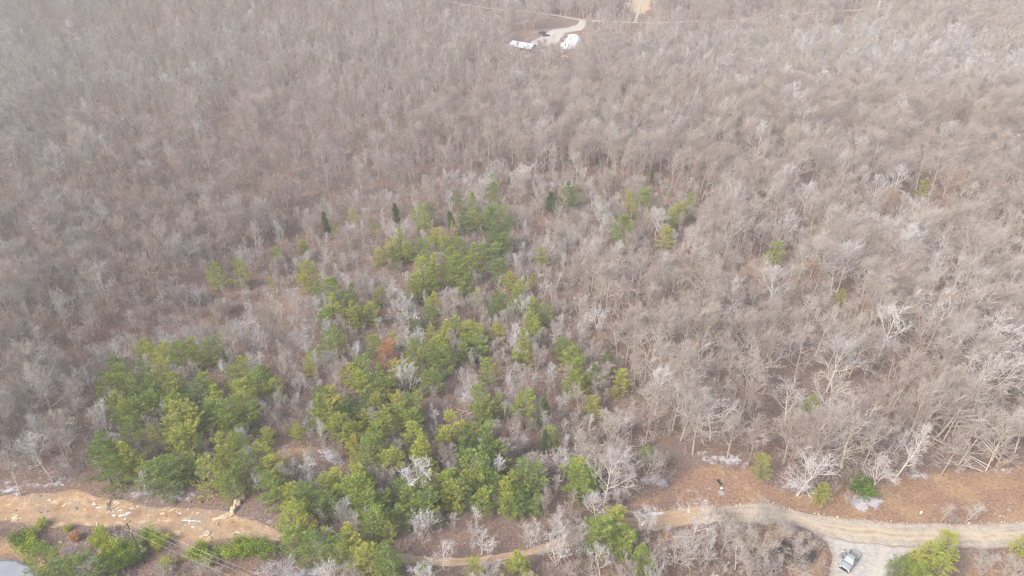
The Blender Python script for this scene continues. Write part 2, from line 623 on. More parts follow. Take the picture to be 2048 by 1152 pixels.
def resample(pts, n):
    pts = [Vector(q) for q in pts]
    L = [0]
    for a, b in zip(pts, pts[1:]): L.append(L[-1] + (b - a).length)
    out = []
    for i in range(n):
        s = L[-1] * i / (n - 1)
        k = 0
        while k < len(L) - 2 and L[k + 1] < s: k += 1
        t = (s - L[k]) / max(L[k + 1] - L[k], 1e-9)
        p0 = pts[max(k - 1, 0)]; p1 = pts[k]; p2 = pts[k + 1]; p3 = pts[min(k + 2, len(pts) - 1)]
        out.append(0.5 * ((2 * p1) + (p2 - p0) * t + (2 * p0 - 5 * p1 + 4 * p2 - p3) * t * t + (3 * p1 - p0 - 3 * p2 + p3) * t ** 3))
    return out, L[-1]


def ribbon(name, mat, top, bot, dz, across=10, step=1.5, ragged=0.35, seed=1):
    A = [P(*q) for q in top]
    B = [P(*q) for q in bot]
    LA = sum((b - a).length for a, b in zip(A, A[1:]))
    n = max(6, int(LA / step))
    A, la = resample(A, n)
    B, lb = resample(B, n)
    r = random.Random(seed)
    vs, uvs, fs = [], [], []
    na = nb = 0
    for i in range(n):
        na = na * 0.6 + r.uniform(-ragged, ragged)
        nb = nb * 0.6 + r.uniform(-ragged, ragged)
        a = A[i].copy(); b = B[i].copy()
        d = (b - a); d.z = 0
        d.normalize()
        a -= d * na
        b += d * nb
        for j in range(across + 1):
            q = a.lerp(b, j / across)
            hh = float(height(q.x, q.y))
            e = dz if 0 < j < across else dz * 0.3 if False else dz
            vs.append((q.x, q.y, hh + e))
            uvs.append((i / (n - 1) * la, j / across))
    for i in range(n - 1):
        for j in range(across):
            k = i * (across + 1) + j
            fs.append((k, k + across + 1, k + across + 2, k + 1))
    me = bpy.data.meshes.new(name)
    me.from_pydata(vs, [], fs)
    me.materials.append(mat)
    ul = me.uv_layers.new(name="UVMap")
    for li, l in enumerate(me.loops):
        ul.data[li].uv = uvs[l.vertex_index]
    me.polygons.foreach_set("use_smooth", [True] * len(fs))
    me.update()
    # normals up
    if me.polygons[0].normal.z < 0: me.flip_normals()
    o = link_mesh(name, me)
    tag(o, kind="structure")
    return o


ROAD_T = [(520, 1052), (600, 1072), (700, 1095), (800, 1108), (900, 1117), (1000, 1108), (1100, 1085), (1180, 1058), (1255, 1036), (1300, 1024), (1350, 1017), (1400, 1014),
          (1450, 1013), (1530, 1008), (1600, 1025), (1700, 1040), (1800, 1046), (1900, 1048), (2048, 1045), (2200, 1040), (2400, 1030)]
ROAD_B = [(545, 1082), (600, 1092), (700, 1112), (800, 1124), (900, 1134), (1000, 1124), (1100, 1101), (1180, 1076), (1262, 1067), (1305, 1064), (1370, 1052), (1420, 1047),
          (1470, 1046), (1560, 1048), (1625, 1062), (1700, 1084), (1800, 1094), (1900, 1098), (2048, 1094), (2200, 1088), (2400, 1078)]
ribbon("dirt_road", M_gravelroad, ROAD_T[9:], ROAD_B[9:], 0.06, 12, 1.5, 0.3, 3)
ribbon("dirt_track", M_track, ROAD_T[:11], ROAD_B[:11], 0.05, 10, 1.5, 0.35, 4)
ribbon("clay_bank", M_clay, [(-160, 1010), (-60, 1000), (0, 994), (60, 988), (120, 984), (165, 980), (200, 992), (250, 1004), (310, 1010), (370, 1016), (410, 1014), (440, 1018), (470, 1026), (500, 1036), (525, 1048), (560, 1062)],
       [(-160, 1070), (-60, 1062), (0, 1046), (60, 1048), (120, 1050), (170, 1052), (220, 1056), (270, 1058), (320, 1064), (360, 1086), (400, 1100), (440, 1088), (475, 1078), (505, 1078), (552, 1084)], 0.045, 16, 1.5, 0.5, 5)
ribbon("gravel_apron", M_gravel, [(1602, 1050), (1648, 1082), (1664, 1112), (1662, 1140), (1648, 1180), (1630, 1240)],
       [(1860, 1094), (1825, 1102), (1795, 1120), (1785, 1150), (1790, 1190), (1800, 1240)], 0.04, 12, 1.0, 0.25, 6)
ribbon("far_road", M_gravelroad, [(880, 0), (960, 13), (1000, 18), (1060, 23), (1120, 31), (1170, 39), (1240, 43), (1320, 45), (1420, 42), (1500, 36), (1600, 27), (1700, 20), (1800, 12), (1950, 2)],
       [(880, 3), (960, 15.8), (1000, 20.8), (1060, 25.8), (1120, 34.4), (1170, 43), (1240, 46), (1320, 47.8), (1420, 44.8), (1500, 39), (1600, 29.6), (1700, 22.6), (1800, 14.6), (1950, 4.6)], 0.25, 4, 4, 0.5, 8)
ribbon("driveway", M_gravel, [(1158, 40), (1155, 48), (1140, 55), (1112, 58), (1098, 62), (1085, 72), (1060, 84)],
       [(1172, 41), (1170, 54), (1160, 62), (1135, 66), (1124, 76), (1112, 88), (1070, 98)], 0.2, 8, 2, 0.3, 9)
ribbon("far_track", M_gravel, [(1275, -30), (1277, 0), (1276, 15), (1272, 30), (1268, 44)], [(1284, -30), (1285, 0), (1282, 15), (1278, 30), (1275, 44)], 0.3, 4, 4, 0.3, 10)

# paved turning circle, bottom left corner
cc = P(-42, 1205)
ca_ = P(0, 1109)
cr = (Vector((P(68, 1146).x, P(68, 1146).y)) - Vector((cc.x, cc.y))).length
mb = MB()
n = 96
r_ = random.Random(3)
ring = []
edge = []
wv = 0
for i in range(n):
    a = 2 * PI * i / n
    wv = wv * 0.7 + r_.uniform(-0.12, 0.12)
    rin = cr - 0.25 - max(0, wv) * 3.2
    ring.append((cc.x + rin * math.cos(a), cc.y + rin * math.sin(a), 0.06))
    edge.append((cc.x + (cr + 0.05) * math.cos(a), cc.y + (cr + 0.05) * math.sin(a), 0.06))
mb.v = ring + edge
mb.f = [tuple(range(n))] + [(i, n + i, n + (i + 1) % n, (i + 1) % n) for i in range(n)]
mb.m = [0] + [1] * n
tag(mb.build("paved_turnaround", [M_asphalt, M_asphalt_edge]), kind="structure")


# thin crusts of snow: irregular low mounds
def patch_mesh(mbd, px, py, w, h, seed, th=0.05):
    c = P(px, py)
    e = P(px + w / 2, py)
    f = P(px, py - h / 2)
    rx = abs(e.x - c.x)
    ry = abs(f.y - c.y)
    r = random.Random(seed)
    ph = [r.uniform(0, 6.28) for _ in range(4)]
    n = 26
    rings = [(0.0, 1.0), (0.45, 0.95), (0.8, 0.7), (1.0, 0.0)]
    vs = [(c.x, c.y, c.z + 0.07 + th)]
    for rr, zz in rings[1:]:
        for i in range(n):
            a = 2 * PI * i / n
            k = 1 + 0.25 * math.sin(2 * a + ph[0]) + 0.2 * math.sin(3 * a + ph[1]) + 0.16 * math.sin(5 * a + ph[2]) + 0.12 * math.sin(9 * a + ph[3])
            vs.append((c.x + rx * rr * k * math.cos(a), c.y + ry * rr * k * math.sin(a), c.z + 0.055 + th * zz))
    fs = [(0, 1 + i, 1 + (i + 1) % n) for i in range(n)]
    for q in range(2):
        for i in range(n):
            a = 1 + q * n + i
            b = 1 + q * n + (i + 1) % n
            fs.append((a, a + n, b + n, b))
    mbd.add(vs, fs)


sn = MB()
for i, (x, y_, w, h_) in enumerate([(188, 1008, 8, 6), (198, 1015, 9, 5), (217, 1023, 6, 4), (228, 1031, 9, 4), (243, 1031, 16, 4), (256, 1027, 8, 7), (262, 1018, 5, 6), (240, 1021, 10, 3),
                                   (360, 1027, 8, 3), (372, 1041, 14, 3), (386, 1042, 16, 3), (398, 1043, 8, 3), (396, 1026, 6, 3), (386, 1054, 8, 3), (275, 1013, 5, 3),
                                   (1280, 1032, 22, 5), (1298, 1029, 26, 6), (1318, 1027, 22, 5), (250, 1038, 7, 3), (376, 1018, 5, 2), (233, 1017, 5, 2), (125, 970, 6, 3)]):
    patch_mesh(sn, x, y_, w, h_, 50 + i)
tag(sn.build("snow", M_snow, smooth=True), kind="structure")


# ------------------------------------------------------------------ bare tree forms
def rot_about(v, axis, ang):
    return Matrix.Rotation(ang, 3, axis) @ v


def make_bare(seed, H, Rc, bole, upsweep, n1, n2, n3, n4, tw=0.02, multi=1, rtrunk=0.2, gnarl=0.1):
    """returns (trunk MB, crown MB): a leafless tree with three orders of branching and fine twigs"""
    r = random.Random(seed)
    T, C = MB(), MB()

    def limb(p, d, L, r0, r1, ns, up, wob):
        pts = [p.copy()]
        rad = [r0]
        for i in range(ns):
            d = (d + Vector((r.gauss(0, wob), r.gauss(0, wob), r.gauss(0, wob) + up))).normalized()
            p = p + d * (L / ns)
            pts.append(p.copy())
            rad.append(r0 + (r1 - r0) * ((i + 1) / ns))
        return pts, rad, d

    def at(pts, t):
        k = t * (len(pts) - 1)
        i = min(int(k), len(pts) - 2)
        f = k - i
        return pts[i].lerp(pts[i + 1], f), (pts[i + 1] - pts[i]).normalized()

    def off(d, ang):
        ax = rot_about(d.orthogonal().normalized(), d, r.uniform(0, 2 * PI))
        return rot_about(d, ax, ang)
    for s in range(multi):
        lean = Vector((r.uniform(-.08, .08), r.uniform(-.08, .08), 1))
        if multi > 1:
            a = 2 * PI * s / multi + r.uniform(-.4, .4)
            lean = Vector((0.35 * math.cos(a), 0.35 * math.sin(a), 1))
        h = H * r.uniform(0.8, 0.92)
        pts, rad, _ = limb(Vector((0, 0, -0.3)), lean.normalized(), h, rtrunk, rtrunk * 0.22, 7, 0.03, 0.05)
        T.tube(pts, rad, 6)
        for i in range(n1):
            t = bole + (1 - bole) * (i + r.uniform(0, 0.9)) / n1
            p, d = at(pts, t)
            az_ = i * 2.4 + r.uniform(-.5, .5)
            prof = math.sin(PI * min(1, max(0.12, (t - bole) / (1 - bole) * 0.75 + 0.25)))
            el = R(15 + 55 * (t - bole) / (1 - bole) + 28 * upsweep)
            dd = Vector((math.cos(az_) * math.cos(el), math.sin(az_) * math.cos(el), math.sin(el)))
            L1 = Rc * (0.45 + 0.7 * prof) * r.uniform(0.8, 1.2)
            rr = rtrunk * 0.46 * (1.15 - 0.6 * t)
            p1, r1_, _ = limb(p, dd, L1, rr, rr * 0.3, 4, 0.10 + 0.14 * upsweep, gnarl)
            T.tube(p1, r1_, 4, cap=False)
            for j in range(n2):
                t2 = 0.25 + 0.75 * (j + r.random()) / n2
                q, d2 = at(p1, t2)
                L2 = L1 * r.uniform(0.4, 0.6) * (1.15 - 0.4 * t2)
                r2 = rr * 0.48
                p2, r2_, _ = limb(q, off(d2, r.uniform(0.45, 0.95)), L2, r2, max(tw, r2 * 0.3), 3, 0.08 + 0.12 * upsweep, gnarl * 1.3)
                C.tube(p2, r2_, 3, cap=False)
                for k in range(n3):
                    t3 = 0.2 + 0.8 * (k + r.random()) / n3
                    q3, d3 = at(p2, t3)
                    L3 = L2 * r.uniform(0.4, 0.7)
                    p3, r3_, _ = limb(q3, off(d3, r.uniform(0.4, 0.95)), L3, tw * 1.15, tw * 0.7, 2, 0.06 + 0.1 * upsweep, gnarl * 1.4)
                    C.tube(p3, r3_, 3, cap=False)
                    for m_ in range(n4):
                        q4, d4 = at(p3, 0.25 + 0.75 * r.random())
                        L4 = L3 * r.uniform(0.4, 0.8)
                        d5 = off(d4, r.uniform(0.35, 0.9))
                        e = q4 + d5 * L4 + Vector((0, 0, 0.1 * L4))
                        C.tube([q4, e], [tw * 0.8, tw * 0.45], 3, cap=False)
    return T, C


FORMS = {}


def reg(name, kind, args):
    T, C = make_bare(*args)
    tm = T.mesh("trunk", M_bark)
    cm = C.mesh("crown", M_twig)
    J = MB()
    J.v = list(T.v); J.f = list(T.f); J.m = [0] * len(T.f)
    n0 = len(T.v)
    J.v += C.v
    J.f += [tuple(i + n0 for i in q) for q in C.f]
    J.m += [1] * len(C.f)
    jm = J.mesh(name, [M_bark, M_twig])
    FORMS.setdefault(kind, []).append((tm, cm, jm))


#            seed  H   Rc   bole ups n1 n2 n3 n4 tw
for i in range(5): reg("tree_form", "broad", (10 + i, 18, 5.6, 0.33, 0.1 + 0.1 * i, 10, 6, 5, 4, 0.022, 1, 0.23, 0.13))
for i in range(4): reg("tree_form", "gnarly", (40 + i, 15, 5.4, 0.26, 0.05, 9, 6, 5, 3, 0.026, 1, 0.24, 0.2))
for i in range(4): reg("tree_form", "tall", (20 + i, 18, 3.2, 0.36, 0.75, 13, 5, 4, 4, 0.021, 1, 0.18, 0.09))
for i in range(3): reg("tree_form", "sapling", (30 + i, 9, 2.3, 0.12, 0.9, 11, 4, 4, 4, 0.018, 1, 0.09, 0.12))
for i in range(3): reg("tree_form", "multi", (60 + i, 8, 2.6, 0.2, 0.6, 6, 5, 4, 4, 0.019, 3, 0.095, 0.16))
for i in range(3): reg("tree_form", "lbroad", (70 + i, 18, 5.0, 0.34, 0.3, 11, 5, 4, 4, 0.033, 1, 0.26, 0.13))
for i in range(3): reg("tree_form", "ltall", (80 + i, 18, 2.8, 0.36, 0.8, 13, 4, 4, 4, 0.032, 1, 0.22, 0.09))


def reg_deadfall(seed):
    r = random.Random(seed)
    B = MB()
    for k in range(9):
        a = r.uniform(0, 2 * PI)
        c = Vector((r.uniform(-2.5, 2.5), r.uniform(-2.5, 2.5), r.uniform(.08, .35)))
        d = Vector((math.cos(a), math.sin(a), r.gauss(0, .12))) * r.uniform(.6, 3.2)
        q = r.uniform(.02, .09)
        B.tube([c - d, c + Vector((r.gauss(0, .1), r.gauss(0, .1), 0.05)), c + d], [q, q * .8, q * .4], 4, cap=False)
    FORMS.setdefault("deadfall", []).append((None, None, B.mesh("deadfall", M_bark)))


for i in range(3): reg_deadfall(900 + i)
for i in range(3): reg("tree_form", "brush", (90 + i, 3.2, 1.7, 0.05, 0.5, 6, 3, 3, 2, 0.018, 2, 0.04, 0.2))


# ------------------------------------------------------------------ evergreen forms
def make_pine(seed, H, Rc, low, nb, shape="round", blade=0.31, dens=1.0, bw=0.043):
    r = random.Random(seed)
    T = MB()
    v, f, sh = [], [], []
    pts = [Vector((0, 0, -0.3))]
    p = pts[0].copy()
    d = Vector((r.uniform(-.06, .06), r.uniform(-.06, .06), 1)).normalized()
    for i in range(8):
        d = (d + Vector((r.gauss(0, .035), r.gauss(0, .035), 0.02))).normalized()
        p = p + d * (H + 0.3) / 8
        pts.append(p.copy())
    T.tube(pts, [0.13 * H / 10 * (1.12 - i / 8) for i in range(9)], 6)

    def tuft(c, d, s):
        g_ = r.random()
        for _ in range(int(9 * dens)):
            dd = (d * 1.0 + Vector((r.gauss(0, .6), r.gauss(0, .6), r.gauss(0, .45) + 0.15))).normalized()
            w = dd.cross(Vector((r.gauss(0, 1), r.gauss(0, 1), r.gauss(0, 1)))).normalized() * bw * s
            b0 = c + Vector((r.gauss(0, .08), r.gauss(0, .08), r.gauss(0, .06)))
            n0 = len(v)
            e = b0 + dd * blade * s * r.uniform(.7, 1.3)
            v.extend([tuple(b0 - w), tuple(b0 + w), tuple(e)])
            f.append((n0, n0 + 1, n0 + 2))
            sh.extend([g_] * 3)
    for i in range(nb):
        t = low + (1.0 - low) * (i + r.random() * 0.8) / nb
        k = t * 8
        ii = min(int(k), 7)
        b0 = pts[ii].lerp(pts[ii + 1], k - ii)
        q = (t - low) / (1 - low)
        if shape == "round":
            prof = math.sqrt(max(0.03, 1 - (q * 1.0) ** 2.4)) * (0.72 + 0.28 * min(1, q * 3.5))
        elif shape == "cone":
            prof = (1 - q) ** 0.8 * 0.95 + 0.08
        else:
            prof = (0.55 + 0.45 * math.sin(PI * min(1, q * 0.9 + 0.1))) * (1 - q ** 5 * 0.8)
        L = Rc * prof * r.uniform(0.5, 1.25)
        a = i * 2.4 + r.uniform(-.5, .5)
        el = R(-4 + 50 * q + r.uniform(-10, 10)) if shape != "column" else R(45 + 25 * q)
        dd = Vector((math.cos(a) * math.cos(el), math.sin(a) * math.cos(el), math.sin(el)))
        bp = [b0]
        c = b0.copy()
        for s in range(4):
            dd = (dd + Vector((r.gauss(0, .09), r.gauss(0, .09), 0.07))).normalized()
            c = c + dd * L / 4
            bp.append(c.copy())
        T.tube(bp, [0.045, 0.036, 0.028, 0.02, 0.01], 3, cap=False)
        nsb = max(3, int(L * 2.9 * dens))
        for s in range(nsb):
            t2 = 0.22 + 0.78 * (s + r.random()) / nsb
            k2 = t2 * 4
            i2 = min(int(k2), 3)
            c2 = bp[i2].lerp(bp[i2 + 1], k2 - i2)
            side = dd.cross(Vector((0, 0, 1))).normalized() * (1 if s % 2 else -1)
            d2 = (dd * 0.75 + side * r.uniform(.4, 1.0) + Vector((0, 0, r.uniform(-.1, .4)))).normalized()
            L2 = L * 0.34 * (1.25 - t2) * r.uniform(.6, 1.3) + 0.15
            for w in (0.35, 0.7, 1.0):
                tuft(c2 + d2 * L2 * w, d2, 1.0)
        tuft(bp[-1], dd, 1.1)
    C = bpy.data.meshes.new("crown")
    C.from_pydata(v, [], f)
    at_ = C.attributes.new("shade", 'FLOAT', 'POINT')
    at_.data.foreach_set("value", sh)
    C.materials.append(M_needle)
    return T.mesh("trunk", M_pinebark), C


EVER = {"pine": [make_pine(100 + i, 10, 3.5, 0.05, 44, "round") for i in range(5)],
        "conepine": [make_pine(120 + i, 10.5, 3.0, 0.04, 46, "cone") for i in range(3)],
        "openpine": [make_pine(130 + i, 11, 3.6, 0.04, 42, "round", dens=0.9) for i in range(3)],
        "cedar": [make_pine(140 + i, 8, 1.7, 0.06, 64, "column", blade=0.28) for i in range(2)]}


def make_shrub(seed, H, Rc):
    r = random.Random(seed)
    T = MB()
    v, f, sh = [], [], []
    for s in range(9):
        a = 2 * PI * s / 9 + r.uniform(-.3, .3)
        rad = Rc * r.uniform(0.25, 0.8)
        pts = [Vector((0.1 * math.cos(a), 0.1 * math.sin(a), -0.1))]
        top = Vector((rad * math.cos(a), rad * math.sin(a), H * (1 - 0.5 * (rad / Rc) ** 2) * r.uniform(.6, .95)))
        for k in range(1, 4):
            t = k / 3
            pts.append(pts[0].lerp(top, t) + Vector((r.gauss(0, .12), r.gauss(0, .12), 0.25 * math.sin(PI * t))))
        T.tube(pts, [0.05, .04, .03, .015], 4, cap=False)
        for c_ in range(16):
            t = r.uniform(.35, 1.05)
            q = pts[0].lerp(top, t) + Vector((r.gauss(0, .4), r.gauss(0, .4), r.gauss(0, .3))) * Rc * 0.42
            q.z = max(q.z, 0.15)
            g_ = r.random()
            for l in range(20):
                b = q + Vector((r.gauss(0, .24), r.gauss(0, .24), r.gauss(0, .2)))
                d1 = Vector((r.gauss(0, 1), r.gauss(0, 1), r.gauss(0, 1) + .3)).normalized() * r.uniform(.12, .22)
                w = d1.cross(Vector((r.gauss(0, 1), r.gauss(0, 1), r.gauss(0, 1)))).normalized() * 0.075
                n0 = len(v)
                v.extend([tuple(b), tuple(b + d1 * .5 + w), tuple(b + d1), tuple(b + d1 * .5 - w)])
                f.append((n0, n0 + 1, n0 + 2, n0 + 3))
                sh.extend([g_] * 4)
    C = bpy.data.meshes.new("foliage")
    C.from_pydata(v, [], f)
    at_ = C.attributes.new("shade", 'FLOAT', 'POINT')
    at_.data.foreach_set("value", sh)
    C.materials.append(M_leaf)
    return T.mesh("stem", M_pinebark), C


SHRUB = [make_shrub(200 + i, 3.4, 2.3) for i in range(3)]

# ------------------------------------------------------------------ evergreens, read off the photograph
def conv(s, ox, oy, L):
    return [(ox + a / s, oy + b / s, t, d) for (a, b, t, d) in L]


PINES = []
PINES += conv(3.2, 150, 640, [
    (430, 190, 'y', 6), (500, 205, 'y', 6), (580, 225, 'y', 7), (660, 235, 'g', 7), (745, 190, 'y', 6), (790, 240, 'y', 6), (880, 215, 'g', 7), (940, 175, 'g', 5),
    (260, 310, 'g', 6), (310, 350, 'g', 6), (180, 420, 'b', 6), (250, 440, 'g', 7), (320, 430, 'y', 6), (390, 480, 'g', 7), (150, 530, 'g', 5), (270, 560, 'y', 7),
    (340, 600, 'g', 7), (460, 390, 'b', 7), (560, 340, 'y', 6), (520, 440, 'g', 7), (490, 540, 'g', 7), (430, 590, 'g', 7), (650, 440, 'y', 7), (600, 500, 'g', 7),
    (770, 480, 'b', 8), (830, 410, 'y', 6), (700, 600, 'y', 8), (780, 640, 'y', 7), (640, 560, 'g', 7), (900, 530, 'y', 8), (1000, 370, 'g', 6), (1080, 350, 'y', 7),
    (1160, 410, 'g', 7), (1250, 380, 'g', 7), (1290, 450, 'y', 5), (1060, 490, 'y', 8), (1090, 590, 'g', 8), (960, 620, 'g', 8), (880, 620, 'g', 6), (1010, 660, 'g', 6),
    (340, 730, 'b', 6), (500, 760, 'y', 5), (620, 710, 'y', 7), (750, 770, 'y', 8), (660, 830, 'y', 7), (230, 850, 'b', 8), (180, 930, 'b', 8), (300, 900, 'g', 8),
    (390, 900, 'y', 7), (260, 1000, 'b', 7), (500, 990, 'b', 8), (590, 1040, 'b', 8), (620, 940, 'b', 7), (730, 960, 'g', 6), (840, 1010, 'o', 8), (960, 820, 'y', 6),
    (1050, 820, 'g', 6), (1000, 920, 'y', 7), (1090, 990, 'b', 8), (1010, 1060, 'b', 7), (1230, 900, 'y', 7), (1270, 980, 'y', 7), (1250, 1070, 'g', 7), (1220, 740, 'o', 4), (1430, 715, 'o', 4)])
PINES += conv(3.388, 600, 640, [
    (190, 180, 'g', 7), (260, 120, 'b', 5), (100, 260, 'o', 5), (60, 330, 'y', 5), (310, 160, 'o', 4), (510, 170, 'g', 6), (600, 225, 'r', 7), (640, 140, 'o', 4),
    (400, 340, 'g', 7), (320, 370, 'y', 6), (440, 430, 'y', 7), (530, 400, 'g', 6), (560, 480, 'g', 7), (650, 370, 'y', 7), (740, 340, 'y', 6), (790, 230, 'g', 7),
    (870, 260, 'g', 7), (970, 90, 'y', 7), (900, 130, 'y', 6), (1060, 60, 'g', 7), (1140, 70, 'y', 7), (1190, 110, 'y', 6), (950, 200, 'y', 7), (980, 280, 'g', 7),
    (1100, 150, 'o', 5), (1110, 240, 'g', 6), (1210, 190, 'g', 7), (1330, 85, 'y', 6), (1280, 340, 'y', 6), (890, 410, 'g', 7), (760, 40, 'b', 5), (1560, 60, 'g', 6),
    (1590, 90, 'y', 6), (1510, 190, 'y', 7), (1780, 190, 'g', 6), (1840, 250, 'g', 7), (1870, 340, 'g', 6), (1860, 430, 'g', 7), (1990, 390, 'd', 5), (1930, 430, 'y', 4),
    (130, 540, 'g', 6), (230, 550, 'y', 7), (110, 640, 'g', 7), (190, 640, 'y', 7), (330, 580, 'd', 6), (300, 660, 'g', 6), (430, 610, 'd', 7), (520, 580, 'y', 5),
    (640, 520, 'r', 3), (650, 600, 'y', 7), (750, 590, 'g', 7), (760, 680, 'g', 7), (690, 690, 'g', 6), (590, 700, 'o', 7), (280, 745, 'y', 7), (380, 770, 'y', 6),
    (450, 700, 'y', 6), (500, 810, 'g', 7), (590, 820, 'b', 6), (780, 790, 'y', 7), (370, 850, 'z', 4), (440, 910, 'b', 7), (360, 940, 'y', 4), (1240, 560, 'g', 7),
    (1240, 650, 'g', 6), (1510, 600, 'g', 7), (1340, 570, 'o', 5), (1640, 640, 'c', 5), (1650, 825, 'c', 3.5), (1710, 790, 'y', 5), (1020, 740, 'y', 7), (980, 810, 'y', 6),
    (810, 880, 'y', 7), (850, 930, 'y', 6), (620, 940, 'y', 7), (1130, 850, 'd', 7), (1100, 920, 'd', 6), (1170, 780, 'o', 5), (1260, 790, 'g', 7), (1260, 900, 'd', 7),
    (1340, 920, 'g', 7), (400, 1090, 'y', 7), (450, 1120, 'g', 6), (1150, 1040, 'g', 9), (1260, 1090, 'b', 7), (1490, 1050, 'b', 9), (1580, 1090, 'b', 7), (1420, 1120, 'y', 6),
    (1890, 1040, 'y', 8), (1950, 1100, 'g', 7), (240, 1100, 'y', 6)])
PINES += conv(4.096, 600, 380, [
    (215, 270, 'c', 4), (420, 230, 'o', 4), (290, 335, 'y', 3), (620, 330, 'g', 4), (790, 200, 'c', 4), (30, 480, 'y', 4), (960, 220, 'o', 7), (1080, 190, 'b', 6),
    (1040, 290, 'o', 6), (1310, 120, 'b', 6), (1420, 150, 'g', 7), (1330, 240, 'd', 7), (1240, 270, 'c', 7), (1420, 260, 'y', 5), (1560, 50, 'b', 6), (1540, 220, 'g', 6),
    (1640, 220, 'b', 7), (1560, 320, 'd', 8), (1690, 330, 'b', 6), (1600, 390, 'd', 7), (1670, 460, 'g', 6), (1140, 380, 'z', 6), (1090, 440, 'y', 5), (1260, 340, 'y', 4),
    (1200, 460, 'y', 6), (820, 440, 'y', 7), (730, 500, 'y', 6), (640, 550, 'y', 5), (780, 550, 'd', 5), (880, 510, 'y', 5), (1000, 490, 'b', 7), (1010, 580, 'b', 6),
    (1300, 520, 'g', 7), (1240, 600, 'g', 7), (1400, 570, 'g', 7), (1480, 530, 'g', 6), (1600, 530, 'g', 6), (1000, 690, 'y', 8), (1080, 660, 'y', 7), (940, 780, 'g', 7),
    (1060, 770, 'g', 7), (1280, 690, 'g', 8), (1360, 770, 'g', 7), (1630, 660, 'b', 7), (1710, 740, 'y', 5), (1800, 800, 'y', 6), (1790, 880, 'g', 6), (960, 850, 'y', 4),
    (900, 900, 'g', 5), (70, 690, 'y', 7), (50, 760, 'y', 5), (230, 820, 'g', 7), (320, 840, 'd', 8), (410, 880, 'd', 7), (150, 870, 'g', 6), (260, 990, 'y', 8),
    (200, 1050, 'g', 6), (420, 1020, 'y', 6), (490, 1030, 'y', 6), (600, 1010, 'y', 6), (640, 870, 'o', 5), (1080, 930, 'y', 6), (1050, 1040, 'g', 6), (1450, 880, 'z', 5),
    (1590, 920, 'd', 6), (1660, 930, 'g', 6), (1760, 970, 'g', 6), (1890, 980, 'o', 6), (1910, 1080, 'y', 6), (2020, 1010, 'g', 6), (1920, 740, 'o', 4), (1990, 560, 'o', 6)])
PINES += [(1098, 402, 'c', 7), (1128, 388, 'd', 7), (1150, 398, 'b', 6), (1112, 415, 'c', 5), (985, 372, 'b', 6), (1285, 402, 'g', 8), (1262, 408, 'y', 6), (1355, 425, 'y', 7),
          (1335, 442, 'g', 6), (1245, 465, 'g', 8), (1330, 476, 'y', 6), (1378, 405, 'o', 5), (1545, 512, 'g', 7), (1845, 378, 'y', 5), (1195, 328, 'c', 3), (1305, 355, 'c', 3),
          (1685, 595, 'o', 5), (1207, 390, 'y', 3), (437, 550, 'o', 7), (480, 548, 'y', 6), (555, 510, 'y', 5), (603, 497, 'y', 5), (545, 565, 'y', 3),
          (1215, 725, 'd', 5), (1240, 765, 'y', 6), (1185, 810, 'y', 5), (1294, 907, 'g', 4), (1528, 932, 'o', 5), (1645, 985, 'o', 5), (1620, 805, 'o', 5)]
PINES += conv(2.926, 550, 940, [
    (480, 110, 'g', 9), (550, 190, 'g', 9), (560, 310, 'g', 8), (330, 120, 'y', 7), (210, 150, 'b', 8), (150, 220, 'g', 8), (330, 200, 'b', 8), (80, 310, 'y', 8), (120, 410, 'g', 8),
    (190, 350, 'y', 6), (220, 480, 'b', 8), (430, 420, 'y', 8), (370, 490, 'b', 8), (540, 530, 'y', 8), (640, 540, 'b', 8), (680, 590, 'b', 8), (660, 370, 'y', 5), (780, 160, 'g', 6),
    (900, 180, 'b', 8), (870, 110, 'g', 6), (960, 110, 'g', 7), (1360, 120, 'y', 6), (1430, 190, 'b', 6), (1780, 60, 'g', 8), (1180, 580, 'y', 5), (1430, 540, 'y', 7), (1920, 370, 'g', 10),
    (1980, 310, 'y', 8), (640, 200, 'g', 7)])
PINES += [(1290, 1118, 'g', 7), (1240, 1080, 'g', 8), (88, 1122, 'g', 8), (125, 1140, 'b', 8), (165, 1138, 'g', 8), (200, 1146, 'g', 6), (1893, 1092, 'y', 7), (1858, 1108, 'o', 7),
          (1828, 1130, 'y', 6), (1790, 1134, 'b', 5), (1875, 1140, 'o', 7), (1835, 1150, 'g', 6), (2046, 1080, 'y', 5)]
SHRUBS = [(200, 1068, 'y', 2.2), (84, 1044, 'y', 1.6), (36, 1080, 'd', 2.6), (58, 1068, 'o', 2.0), (60, 1092, 'o', 2.6), (134, 1056, 'y', 1.2), (222, 1098, 'y', 3.2), (250, 1102, 'g', 3.0),
          (236, 1122, 'g', 3.0), (268, 1110, 'g', 2.4), (204, 1092, 'z', 2.4), (298, 1070, 'g', 2.4), (318, 1084, 'y', 2.2), (390, 1108, 'g', 2.4), (414, 1114, 'y', 2.4), (404, 1092, 'y', 1.6),
          (332, 1128, 'o', 2.0), (480, 1092, 'g', 2.6), (500, 1096, 'g', 2.6), (530, 1096, 'g', 2.8), (462, 1104, 'y', 2.4), (440, 1098, 'g', 1.8), (844, 1135, 'g', 2.2), (188, 1080, 'y', 1.5),
          (1726, 972, 'c', 3.6), (150, 1072, 'r', 1.6), (1290, 1140, 'g', 2.6), (535, 868, 'o', 2.0), (590, 862, 'o', 2.0)]
